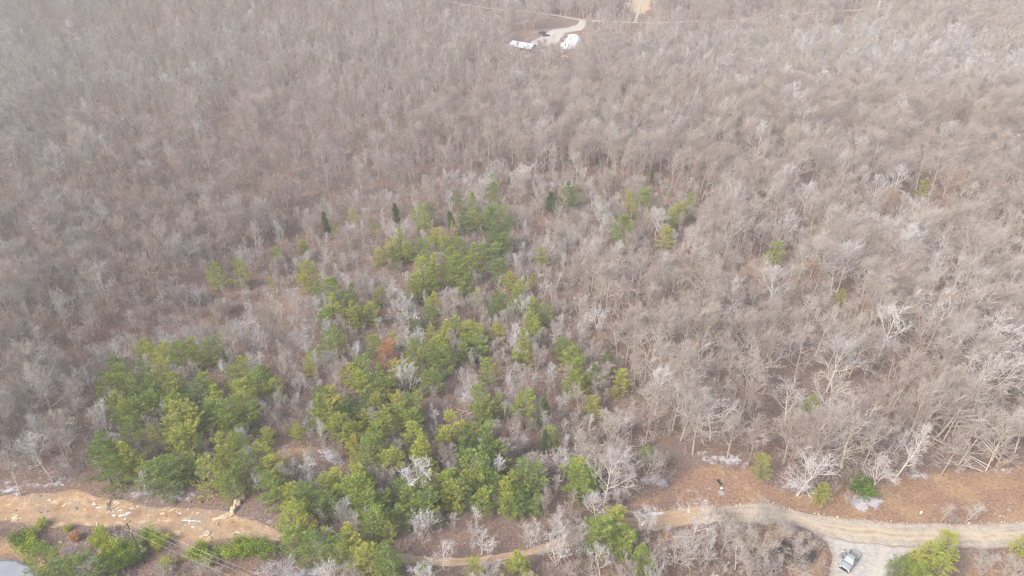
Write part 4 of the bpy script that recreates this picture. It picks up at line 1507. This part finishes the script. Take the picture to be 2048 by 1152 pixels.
# far vehicles on the gravel yard
for (px, py, ang, pk, lab) in ((1092, 73, 12, False, "dark vehicle parked on the gravel yard nearest the driveway, between barn and dome"),
                               (1084, 67, 25, True, "dark pickup parked behind the other dark vehicle on the far yard")):
    w = P(px, py)
    w.z += 0.22
    v = vehicle("parked_car" if not pk else "parked_pickup", 0, M_carp, w, R(ang), False, pk)
    tag(v, lab, "car" if not pk else "pickup truck", "dark vehicles on the far yard")


# ------------------------------------------------------------------ person beside the open doors
def skin_mesh(name, verts, edges, radii, mat, root=0, sub=1):
    me = bpy.data.meshes.new(name)
    me.from_pydata(verts, edges, [])
    o = bpy.data.objects.new(name, me)
    col.objects.link(o)
    md = o.modifiers.new("Skin", 'SKIN')
    bm = bmesh.new()
    bm.from_mesh(me)
    lay = bm.verts.layers.skin.verify()
    for i, v in enumerate(bm.verts):
        v[lay].radius = (radii[i], radii[i]) if not isinstance(radii[i], tuple) else radii[i]
        v[lay].use_root = (i == root)
    bm.to_mesh(me)
    bm.free()
    ms = o.modifiers.new("Subdivision", 'SUBSURF')
    ms.levels = sub
    ms.render_levels = sub
    me.materials.append(mat)
    dg = bpy.context.evaluated_depsgraph_get()
    me2 = bpy.data.meshes.new_from_object(o.evaluated_get(dg))
    me2.name = name
    me2.materials.clear()
    me2.materials.append(mat)
    me2.polygons.foreach_set("use_smooth", [True] * len(me2.polygons))
    bpy.data.objects.remove(o)
    return me2


def person(loc, rz):
    V, E, Rd = [], [], []

    def add(p, r, par=None):
        V.append(p); Rd.append(r)
        if par is not None: E.append((par, len(V) - 1))
        return len(V) - 1
    pel = add((0, 0, 0.95), (0.15, 0.11))
    w1 = add((0.01, 0, 1.12), (0.135, 0.10), pel)
    ch = add((0.03, 0, 1.33), (0.165, 0.115), w1)
    nb = add((0.04, 0, 1.46), 0.07, ch)
    nk = add((0.06, 0, 1.53), 0.055, nb)
    hb_ = add((0.08, 0, 1.60), (0.075, 0.085), nk)
    ht = add((0.085, 0, 1.70), (0.075, 0.09), hb_)
    for s in (1, -1):
        hip = add((0, s * 0.095, 0.88), 0.095, pel)
        kn = add((0.03 + 0.05 * s, s * 0.11, 0.50), 0.06, hip)
        an = add((0.0 + 0.07 * s, s * 0.12, 0.09), 0.04, kn)
        add((0.14 + 0.07 * s, s * 0.13, 0.04), 0.04, an)
        sh_ = add((0.03, s * 0.19, 1.42), 0.06, ch)
        el = add((0.05, s * 0.27, 1.15), 0.043, sh_)
        wr = add((0.24, s * 0.24, 1.02), 0.03, el)
        pm = add((0.32, s * 0.235, 1.01), (0.035, 0.02), wr)
        for k in range(4):
            f1 = add((0.365 + 0.006 * (k in (1, 2)), s * (0.205 + 0.022 * k), 1.0), 0.010, pm)
            add((0.40 + 0.008 * (k in (1, 2)), s * (0.203 + 0.022 * k), 0.98), 0.008, f1)
        th = add((0.305, s * 0.195, 1.005), 0.012, pm)
        add((0.34, s * 0.178, 0.995), 0.009, th)
    body = skin_mesh("person", V, E, Rd, M_skin)
    p = link_mesh("person", body)
    p.location = loc
    p.rotation_euler = (0, 0, rz)
    # clothing follows the body
    keep = [pel, w1, ch, nb]
    V2 = [(0, 0, 0.98), (0.01, 0, 1.12), (0.03, 0, 1.33), (0.04, 0, 1.45)]
    R2 = [(0.165, 0.125), (0.15, 0.115), (0.18, 0.13), 0.085]
    E2 = [(0, 1), (1, 2), (2, 3)]
    for s in (1, -1):
        n = len(V2)
        V2 += [(0.03, s * 0.19, 1.42), (0.045, s * 0.25, 1.22)]
        R2 += [0.075, 0.06]
        E2 += [(2, n), (n, n + 1)]
    link_mesh("shirt", skin_mesh("shirt", V2, E2, R2, M_shirt), p)
    V3 = [(0, 0, 0.96)]
    R3 = [(0.16, 0.12)]
    E3 = []
    for s in (1, -1):
        n = len(V3)
        V3 += [(0, s * 0.095, 0.87), (0.03 + 0.05 * s, s * 0.11, 0.50), (0.0 + 0.07 * s, s * 0.12, 0.12)]
        R3 += [0.105, 0.075, 0.06]
        E3 += [(0, n), (n, n + 1), (n + 1, n + 2)]
    link_mesh("trousers", skin_mesh("trousers", V3, E3, R3, M_trous), p)
    hr = MB()
    hr.lathe([(0.105, -0.03), (0.108, 0.02), (0.095, 0.07), (0.06, 0.105), (0.01, 0.118)], 14, Matrix.Translation((0.07, 0, 1.665)) @ Matrix.Scale(1.0, 4))
    hr.build("hair", M_hair, p, True)
    for s in (1, -1):
        sh = MB()
        x = 0.07 * s
        sh.box(x - 0.07, x + 0.20, s * 0.125 - .05, s * 0.125 + .05, 0.0, 0.09, tx=.02, ty=.01)
        sh.build("shoe", M_shoe, p)
    fc = MB()
    for s in (1, -1):
        fc.box(0.168, 0.178, s * 0.032 - .012, s * 0.032 + .012, 1.655, 1.668)
    fc.build("eyes", M_hair, p)
    fc = MB(); fc.box(0.165, 0.19, -.012, .012, 1.61, 1.65, tx=.005); fc.build("nose", M_skin, p)
    return p


w = P(1686.5, 1103.5, 1.3)
w.z += 0.065
pe = person(w, hd + R(200))
tag(pe, "person in a white top and dark trousers standing beside the pickup's open doors", "person")

# ------------------------------------------------------------------ camp chair, fire ring, small white things
w = P(1438, 968)
ch = empty("camp_chair", (w.x, w.y, w.z), R(35))
q = MB(); q.add([(-.3, 0, .42), (.3, 0, .42), (.33, .48, 1.12), (-.33, .48, 1.12), (-.3, .03, .40), (.3, .03, .40), (.33, .51, 1.10), (-.33, .51, 1.10)],
               [(0, 1, 2, 3), (7, 6, 5, 4), (0, 4, 5, 1), (1, 5, 6, 2), (2, 6, 7, 3), (3, 7, 4, 0)]); q.build("backrest", M_canvas, ch)
q = MB(); q.box(-.32, .32, -.5, -.02, .38, .42); q.build("seat", M_canvas, ch)
for s in (1, -1):
    q = MB(); q.tube([Vector((s * .35, -.5, 0)), Vector((s * .35, .1, .45)), Vector((s * .35, .5, 1.14))], [.018] * 3, 5); q.build("leg", M_rim, ch)
    q = MB(); q.tube([Vector((s * .34, .35, 0)), Vector((s * .34, -.45, .62)), Vector((s * .34, .25, .68))], [.018] * 3, 5); q.build("armrest", M_rim, ch)
ch.scale = (1.1, 1.1, 0.9)
tag(ch, "black canvas camp chair standing open in the leaf-covered clearing above the road", "chair")


def rock_mb(mbd, c, sx, sy, sz, seed, ang=0.0):
    bm = bmesh.new()
    bmesh.ops.create_icosphere(bm, subdivisions=3, radius=1.0)
    r = random.Random(seed)
    ph = [r.uniform(0, 6.28) for _ in range(6)]
    vs = []
    for v in bm.verts:
        p = v.co
        k = 1 + 0.22 * math.sin(2.3 * p.x + ph[0]) * math.cos(2.9 * p.y + ph[1]) + 0.13 * math.sin(5 * p.z + ph[2] + 3 * p.x) + 0.09 * math.sin(7 * p.y + ph[3]) + r.uniform(-.05, .05)
        zz = p.z * k
        zz = 0.35 * zz + 0.65 * round(zz * 3.2) / 3.2
        q = Vector((p.x * k * sx, p.y * k * sy, zz * sz))
        q = Matrix.Rotation(ang, 3, 'Z') @ q
        vs.append(q + c)
    fs = [tuple(v.index for v in f.verts) for f in bm.faces]
    bm.free()
    mbd.add(vs, fs)


w = P(1442, 986)
fr = empty("fire_ring", w)
for k in range(11):
    a = 2 * PI * k / 11
    q = MB(); rock_mb(q, Vector((.75 * math.cos(a), .75 * math.sin(a), .08)), .2, .16, .15, 300 + k, a); q.build("stone", M_stone, fr)
q = MB(); q.lathe([(.62, .01), (.5, .05), (.2, .09), (.02, .10)], 14); q.build("ash", M_ash, fr)
tag(fr, "ring of small stones filled with grey ash just below the camp chair", "fire ring")
w = P(1443, 977.5)
q = MB(); rock_mb(q, Vector((0, 0, .16)), .34, .26, .2, 333)
tag(q.build("white_sack", M_white, loc=w), "lumpy white sack on the leaves between camp chair and fire ring", "sack")

w = P(1840, 1031)
sg = empty("yard_sign", w, R(12))
q = MB(); q.box(-.32, .32, -.015, .015, .35, 1.15); o = q.build("panel", M_white, sg); o.rotation_euler = (R(-12), R(14), 0)
for s in (1, -1):
    q = MB(); q.tube([Vector((s * .2, 0.05, 0)), Vector((s * .2, 0.0, .55))], [.015, .015], 5); q.build("stake", M_rim, sg)
tag(sg, "small blank white sign tilted in the straw beside the road", "sign")

# ------------------------------------------------------------------ pale rocks on the clay bank
RK = [(452, 1033, 22, 9, 14), (468, 1020, 18, 10, 20), (476, 1008, 15, 10, 26), (486, 997, 12, 9, 24), (440, 1036, 18, 6, 9), (463, 1031, 12, 7, 9), (430, 1038, 10, 5, 6),
      (415, 1068, 14, 8, 10), (419, 1079, 12, 8, 9), (404, 1073, 10, 6, 6), (398, 1087, 9, 5, 6), (31, 1034, 12, 7, 5), (82, 1052, 14, 6, 5), (95, 1050, 8, 5, 4), (345, 1020, 16, 4, 4),
      (325, 1027, 12, 4, 4), (300, 1030, 10, 3, 3), (130, 1010, 10, 5, 4), (172, 1020, 8, 4, 4), (100, 1000, 8, 4, 4), (1378, 1022, 10, 7, 6), (1410, 1002, 4, 4, 3), (565, 1150, 0, 0, 0)]
ORD = ["nearest", "second nearest", "third nearest", "fourth nearest", "fifth nearest", "sixth nearest", "seventh nearest", "eighth nearest", "ninth nearest", "tenth nearest",
       "eleventh nearest", "twelfth nearest", "thirteenth nearest", "fourteenth nearest", "fifteenth nearest", "sixteenth nearest", "seventeenth nearest", "eighteenth nearest"]
for i, (px, py, w_, d_, h_) in enumerate(RK):
    if not w_: continue
    c = P(px, py)
    sc_ = proj(c.x, c.y, c.z)[2] / F
    q = MB()
    hh = h_ * sc_ * 0.34
    rock_mb(q, Vector((0, 0, hh * 0.3)), w_ * sc_ * 0.5, d_ * sc_ * 0.62, hh, 400 + i, R(20 + (35 if 1 <= i <= 3 else 0) + i * 7 % 20))
    o = q.build("rock", M_rock, loc=c)
    THINGS.append((o, "rock", ("large cracked" if h_ > 12 else ("mid-sized" if w_ > 11 else "small")) + " pale yellow rock", c.x, c.y, (px, py)))


# ------------------------------------------------------------------ fallen trees, upturned roots, brush
def fallen(pts, r0, seed, name="fallen_tree"):
    r = random.Random(seed)
    W = [P(a, b, z) + Vector((0, 0, z)) for (a, b, z) in pts]
    o_ = W[0].copy()
    W = [q - o_ for q in W]
    S, L = resample(W, 10)
    t = empty(name, o_)
    r0 *= 0.62
    T = MB(); T.tube(S, [r0 * (1 - 0.85 * i / 9) + .015 for i in range(10)], 7)
    T.build("trunk", M_palewood, t, True)
    B = MB()
    for k in range(16):
        f = 0.35 + 0.65 * r.random()
        i = min(int(f * 9), 8)
        p = S[i].lerp(S[i + 1], f * 9 - i)
        d = (S[i + 1] - S[i]).normalized()
        dd = (d + Vector((r.gauss(0, .5), r.gauss(0, .5), r.uniform(-.1, .7)))).normalized()
        ln = L * r.uniform(.12, .28)
        e = p + dd * ln * .5
        e2 = e + (dd + Vector((r.gauss(0, .3), r.gauss(0, .3), r.gauss(0, .2)))).normalized() * ln * .5
        B.tube([p, e, e2], [r0 * .4, r0 * .25, .02], 4, cap=False)
        for m in range(12):
            g_ = p.lerp(e2, r.uniform(.4, 1))
            d3 = (dd + Vector((r.gauss(0, .6), r.gauss(0, .6), r.gauss(0, .5)))).normalized()
            B.tube([g_, g_ + d3 * r.uniform(.5, 1.6)], [.022, .012], 3, cap=False)
    B.build("branch", M_palewood, t)
    return t


FL = [([(1982, 934, .5), (1930, 907, 1.2), (1853, 872, 1.8), (1816, 862, 1.6)], .26, "long fallen tree reaching farthest left from the upturned roots"),
      ([(1998, 920, .7), (1951, 866, 2.4), (1916, 834, 3.2)], .27, "fallen tree leaning up and left from the upturned roots, leftmost steep one"),
      ([(2006, 918, .7), (1965, 874, 2.8), (1930, 838, 3.6)], .2, "thin fallen tree right of the steep leaning one by the upturned roots"),
      ([(2012, 922, .6), (1985, 890, 2.0), (1962, 862, 3.2)], .2, "short fallen tree, rightmost of those leaning from the upturned roots"),
      ([(1967, 943, .35), (1927, 931, .6), (1873, 925, .5)], .22, "lowest fallen tree, lying flat along the edge of the straw"),
      ([(1946, 938, .3), (1930, 918, .8), (1924, 910, 1.0)], .18, "shortest fallen log lying across the others left of the roots"),
      ([(1975, 938, .4), (1940, 916, .9), (1885, 900, .8)], .17, "thin fallen tree lying between the lowest and the longest one")]
for i, (pts, r0, lab) in enumerate(FL):
    tag(fallen(pts, r0, 500 + i), lab, "fallen tree", "trees fallen at the wood's edge")
w = P(2005, 934)
rp = empty("root_plate", w, R(20))
q = MB(); rock_mb(q, Vector((0, 0, 1.0)), 1.9, .7, 1.3, 77); q.build("soil", M_soil, rp, False)
r = random.Random(9)
q = MB()
for k in range(34):
    a = r.uniform(0, PI)
    p = Vector((math.cos(a) * r.uniform(.6, 1.6), r.uniform(-.5, .3), 1.0 + math.sin(a) * r.uniform(.4, 1.1)))
    d = Vector((math.cos(a), r.uniform(-.6, .2), math.sin(a) * .9 - .1)).normalized()
    e = p + d * r.uniform(.5, 1.3)
    q.tube([p, p.lerp(e, .5) + Vector((r.gauss(0, .12), r.gauss(0, .12), r.gauss(0, .1))), e], [.07, .05, .015], 5, cap=False)
q.build("roots", M_palewood, rp)
tag(rp, "upturned root plate of soil and broken pale roots behind the straw verge", "root plate")


def pile(px, py, rad, n, mat, seed, hmax=1.2, sr=.035):
    w = P(px, py)
    r = random.Random(seed)
    q = MB()
    for k in range(n):
        a = r.uniform(0, 2 * PI)
        rr = rad * math.sqrt(r.random())
        z = hmax * (1 - (rr / rad) ** 2) * r.random() + .05
        p = Vector((rr * math.cos(a), rr * math.sin(a), z))
        d = Vector((r.gauss(0, 1), r.gauss(0, 1), r.gauss(0, .28))).normalized() * r.uniform(.6, 1.6)
        s = sr * r.uniform(.5, 1.3)
        q.tube([p - d, p + Vector((r.gauss(0, .1), r.gauss(0, .1), .08)), p + d], [s, s * .8, s * .4], 4, cap=False)
    return q.build("brush_pile", mat, loc=w)


tag(pile(1603, 1106, 2.6, 420, M_darkwood, 1, 1.5, .045), "dark heap of charred brush among the bare shrubs left of the pickup", "brush pile")
tag(pile(1600, 1134, 2.6, 110, M_palewood, 2, .8, .05), "loose heap of long pale branches just below the dark brush heap", "brush pile")
tag(pile(1575, 1100, 1.8, 160, M_darkwood, 4, .9, .04), "smaller dark brush heap on the left side of the big one", "brush pile")
tag(pile(540, 1143, 2.6, 120, M_palewood, 3, .8, .045), "pale branches heaped below the left pines at the photo's bottom edge", "brush pile")

# loose stones and clods on the clay, along the verges and on the bank
r_ = random.Random(31)
rb = MB()
for k in range(1500):
    z_ = r_.random()
    if z_ < .55: px, py = r_.uniform(-20, 560), r_.uniform(985, 1092)
    elif z_ < .8:
        i = r_.randrange(9, len(ROAD_T) - 2)
        a, b = ROAD_T[i], ROAD_T[i + 1]
        t = r_.random()
        px, py = a[0] + (b[0] - a[0]) * t, a[1] + (b[1] - a[1]) * t + r_.gauss(0, 2.5)
    else: px, py = r_.uniform(1600, 1700), r_.uniform(1050, 1150)
    c = P(px, py)
    q = r_.uniform(.05, .16) * (2.2 if r_.random() < .08 and z_ < .8 else 1) * (1 if z_ < .8 else .5)
    vs = [c + Vector((r_.uniform(.7, 1.2) * q * math.cos(a), r_.uniform(.7, 1.2) * q * math.sin(a), 0.03)) for a in (0, 1.3, 2.5, 3.8, 5.0)]
    tp = [c + (v - c) * .55 + Vector((0, 0, q * r_.uniform(.6, 1.1))) for v in vs]
    rb.add(vs + tp, [(j, (j + 1) % 5, 5 + (j + 1) % 5, 5 + j) for j in range(5)] + [(5, 6, 7, 8, 9)], r_.choice([0, 0, 1, 2]))
tag(rb.build("rubble", [M_rock, M_stone, M_soil]), "loose stones and clods strewn over the clay and road verges", "rubble", kind="stuff")

# ------------------------------------------------------------------ utility line
base = P(290, 1126)
best = None
for k in range(60, 160):
    h_ = k / 10
    q = proj(base.x, base.y, base.z + h_)
    e = (q[1] - 1046) ** 2
    if best is None or e < best[0]: best = (e, h_)
PH = best[1]
base2 = P(690, 1300)
ldir = Vector((base2.x - base.x, base2.y - base.y, 0)).normalized()
perp = Vector((-ldir.y, ldir.x, 0))
rz = math.atan2(perp.y, perp.x)
tops = []
for k, bb in enumerate((base, base2)):
    t = empty("utility_pole", bb, rz)
    q = MB(); q.tube([Vector((0, 0, -.5)), Vector((0, 0, PH))], [.17, .11], 10); q.build("pole", M_polewood, t, True)
    q = MB(); q.box(-1.15, 1.15, .12, .22, PH - .55, PH - .43); q.build("crossarm", M_polewood, t)
    row_ = []
    for x_ in (-1.05, 0.0, 1.05):
        q = MB(); q.lathe([(.05, 0), (.07, .05), (.05, .10), (.06, .15), (.03, .2)], 8, Matrix.Translation((x_, .17 if x_ else 0.0, PH - .43 if x_ else PH)))
        q.build("insulator", M_porc, t, True)
        row_.append(bb + perp * x_ + Vector((0, 0, PH - .25 if x_ else PH + .18)))
    if k == 0:
        q = MB(); q.lathe([(.18, 0), (.2, .1), (.2, .75), (.14, .85)], 12, Matrix.Translation((0.0, -.42, PH - 2.6))); q.build("transformer", M_rim, t, True)
    tops.append(row_)
    tag(t, "tall dark wooden utility pole with crossarm among shrubs below the clay bank" if k == 0 else "next utility pole of the line, standing below the picture's lower edge", "utility pole")
for k in range(3):
    A, B = tops[0][k], tops[1][k]
    pts = [A.lerp(B, i / 16) - Vector((0, 0, 1.0 * math.sin(PI * i / 16))) - A for i in range(17)]
    q = MB(); q.tube(pts, [.015] * 17, 5)
    tag(q.build("power_line", M_wire, loc=A), ["lower left", "middle", "upper right"][k] + " one of three pale power lines running from the utility pole", "power line", "power lines")

# ------------------------------------------------------------------ barn and dome house in the far clearing
A = P(1018, 90, 3.4); Bq = P(1060, 97, 3.4); 
A = Vector((A.x, A.y, 0)); Bq = Vector((Bq.x, Bq.y, 0))
ax_ = (Bq - A); Lb = ax_.length
rzb = math.atan2(ax_.y, ax_.x)
gz = float(height(A.x, A.y))
barn = empty("barn", (A.x, A.y, gz), rzb)
Wb = 8.5
eh, rh = 3.3, 5.6
q = MB()
q.box(.15, Lb - .15, 2.2, Wb - .15, 0, eh - .08)
for s in (.15, Lb - .30):
    q.add([(s, 2.25, eh - .1), (s + .15, 2.25, eh - .1), (s + .15, Wb / 2, rh - .25), (s, Wb / 2, rh - .25), (s, Wb - .2, eh - .1), (s + .15, Wb - .2, eh - .1)], [(0, 1, 2, 3), (3, 2, 5, 4), (0, 3, 4), (1, 5, 2)])
q.build("wall", M_boards, barn)
rf = MB()
for (ya, yb) in ((-.5, Wb / 2), (Wb + .5, Wb / 2)):
    za, zb = eh - .25, rh
    n0 = [(-.5, ya, za), (Lb + .5, ya, za), (Lb + .5, yb, zb), (-.5, yb, zb)]
    up = [(a, b, c + .1) for a, b, c in n0]
    rf.add(n0 + up, [(0, 1, 2, 3), (4, 7, 6, 5), (0, 4, 5, 1), (1, 5, 6, 2), (3, 7, 4, 0)])
ro = rf.build("roof", M_roof, barn)
q = MB()
for k in range(int(Lb / .6)):
    q.box(-.45 + k * .6, -.40 + k * .6, -.48, -.42, eh - .12, eh - .06)
    n_ = 8
    x = -.4 + k * .6
    q.tube([Vector((x, -.45, eh - .12)), Vector((x, Wb / 2, rh + .12))], [.025, .025], 4, cap=False)
q.build("seam", M_roof, ro)
for k in range(5):
    x = .3 + k * (Lb - .6) / 4
    q = MB(); q.tube([Vector((x, .1, 0)), Vector((x, .1, eh - .12))], [.1, .1], 6); q.build("post", M_boards, barn)
for x in (2.2, Lb - 3.2):
    q = MB(); q.box(x, x + 1.0, 2.15, 2.199, 1.1, 2.1); o = q.build("window", M_win, barn)
q = MB(); q.box(Lb / 2 - .5, Lb / 2 + .5, 2.15, 2.199, 0.05, 2.1); q.build("door", M_door, barn)
q = MB(); q.box(0, Lb, -1.5, 2.1, 0.0, .18); q.build("deck", M_boards, barn)
tag(barn, "long open-fronted wooden building with a pale metal roof in the far clearing", "building")

cD = P(1147, 99)
RDm = 6.6
dz0 = float(height(cD.x, cD.y + 5))
dome = empty("dome_house", (cD.x, cD.y + 5.5, dz0), 0)


def dome_mb(c, rad, zc, squash=1.0, seed=0):
    bm = bmesh.new()
    bmesh.ops.create_icosphere(bm, subdivisions=3, radius=rad)
    vs, fs = [], []
    for v in bm.verts:
        z = v.co.z * squash + zc
        vs.append((v.co.x + c[0], v.co.y + c[1], max(z, 0.0)))
    for f in bm.faces:
        if all(v.co.z * squash + zc < 0 for v in f.verts): continue
        fs.append(tuple(v.index for v in f.verts))
    bm.free()
    m = MB(); m.add(vs, fs)
    return m


dm = dome_mb((0, 0), RDm, 2.6)
dm.build("dome", M_dome, dome)
dm = dome_mb((-6.6, -.5), 3.2, .6, .95)
dm.build("side_lobe", M_dome, dome)
q = MB()      # tent-like skirts sweeping down to left and right
for (xa, xb, ya, yb, za, zb) in ((-8.8, -2.5, -6.2, -4.6, .75, 3.6), (3.0, 8.3, -5.8, -3.6, 4.4, .75)):
    q.add([(xa, ya, .5), (xb, ya, .5), (xb, yb, zb), (xa, yb, za), (xa, yb + 3, .5), (xb, yb + 3, .5)], [(0, 1, 2, 3), (3, 2, 5, 4), (0, 3, 4), (1, 5, 2)])
q.build("skirt", M_dome, dome)
q = MB(); q.box(-6.5, 7.5, -8.6, -6.25, 0.0, .45); q.build("deck", M_boards, dome)
for (a, e, s_) in ((-118, 42, .55), (-84, 58, .45), (-60, 14, .8)):
    d = Vector((math.cos(R(a)) * math.cos(R(e)), math.sin(R(a)) * math.cos(R(e)), math.sin(R(e))))
    c = d * (RDm + .02) + Vector((0, 0, 2.6))
    q = MB()
    Mx = Matrix.Translation(c) @ d.to_track_quat('Z', 'Y').to_matrix().to_4x4()
    q.lathe([(s_, -.1), (s_, .05), (.01, .08)], 12, Mx)
    q.build("window", M_win, dome)
q = MB(); q.box(-1.0, .6, -6.35, -5.9, .45, 2.6); q.build("door", M_door, dome)
tag(dome, "white dome house with a small side dome and round windows in the far clearing", "house")

for i, (px, py, lx, ly, lz, mm, nm, lab) in enumerate(((1054, 114, 5.5, 2.2, 1.2, M_white, "lumber_stack", "long pale stack of boards in front of the far metal-roofed building"),
                                                  (1042, 114, 1.6, 1.4, 1.3, M_rock, "lumber_stack", "small yellowish stack of boards left of the long pale stack"),
                                                  (1018, 108, 3.5, 1.5, 1.0, M_white, "lumber_stack", "pale stack of boards at the left corner of the metal-roofed building"),
                                                  (1051, 121, 3.5, 1.4, .9, M_black, "lumber_stack", "dark low stack of boards nearest the camera below the far building"))):
    w = P(px, py)
    t = MB()
    nl = 5
    for k in range(nl):
        for j in range(6):
            t.box(-lx / 2 + .03 * ((k + j) % 3), lx / 2 - .04 * ((k * j) % 3), -ly / 2 + j * ly / 6, -ly / 2 + (j + .93) * ly / 6, k * lz / nl, (k + .93) * lz / nl)
    o = t.build(nm, mm, loc=(w.x, w.y, w.z))
    o.rotation_euler = (0, 0, R(-8 + 5 * i))
    tag(o, lab, "lumber stack")

# ------------------------------------------------------------------ labels for the many: by the landmark they stand nearest to
LAND = [("the parked pickup", 1698, 1121), ("the utility pole", 280, 1090), ("the white sign", 1840, 1026), ("the upturned roots", 2005, 930), ("the dark brush heap", 1603, 1106),
        ("the black camp chair", 1438, 967), ("the lone pine on the right", 1545, 505), ("the rust-brown pine", 777, 706), ("the cracked rock ledge", 468, 1018),
        ("the snow on the clay", 240, 1024), ("the bare rocky spot", 790, 575), ("the ice strip on the road", 1298, 1028), ("the dark shrub by the road", 1726, 972),
        ("the orange clearing", 585, 905), ("the upper clump of cedars", 1115, 400), ("the paved circle", 30, 1140), ("the cedar left of the pines", 652, 446),
        ("the snowy gap in the pines", 930, 790), ("the tall pale trunk by the road", 1207, 950), ("the left pines' top edge", 360, 690), ("the two pines at the left", 455, 548)]
groups = {}
for (o, cat, look, x, y, (px, py)) in THINGS:
    best = None
    for (nm, a, b) in LAND:
        d = math.hypot(px - a, (py - b) * 1.7)
        if d < 14: continue
        if best is None or d < best[0]: best = (d, nm, a, b)
    d, nm, a, b = best
    ang = math.degrees(math.atan2(-(py - b) * 1.7, px - a)) % 360
    k = int((ang + 22.5) // 45) % 8
    dr = ["right of", "above right of", "above", "above left of", "left of", "below left of", "below", "below right of"][k]
    groups.setdefault((cat, nm, dr), []).append((d, o, look))
GN_ = {"pine tree": "pines growing among the bare trees", "cedar tree": "dark cedars among the pines", "evergreen shrub": "leafy shrubs below the clay bank and road",
       "bare tree": "leafless trees nearest the camera", "rock": "pale rocks along the track"}
WORD = {"pine tree": "pine", "cedar tree": "cedar", "evergreen shrub": "shrub", "bare tree": "bare tree", "rock": "rock"}
for (cat, nm, dr), L_ in groups.items():
    L_.sort(key=lambda q: q[0])
    for i, (d, o, look) in enumerate(L_):
        od = ORD[i] if i < len(ORD) else "%dth nearest" % (i + 1)
        if len(("%s, %s %s %s" % (look, od, dr, nm)).split()) > 16: look = look.replace(" bare tree", " tree")
        tag(o, "%s, %s %s %s" % (look, od, dr, nm), cat, GN_[cat])

# ------------------------------------------------------------------ haze
mh = bpy.data.materials.new("haze_air")
mh.use_nodes = True
nt = mh.node_tree
nt.nodes.clear()
o_ = nt.nodes.new("ShaderNodeOutputMaterial")
v_ = nt.nodes.new("ShaderNodeVolumePrincipled")
v_.inputs["Color"].default_value = (1.0, 0.965, 0.935, 1)
v_.inputs["Density"].default_value = 0.00042
nt.links.new(v_.outputs[0], o_.inputs["Volume"])
hb = MB()
hb.box(-2600, 2600, -60, 2700, -14, 175)
ho = hb.build("haze", mh)
tag(ho, "thin pale winter haze over the whole wood", "haze", kind="stuff")
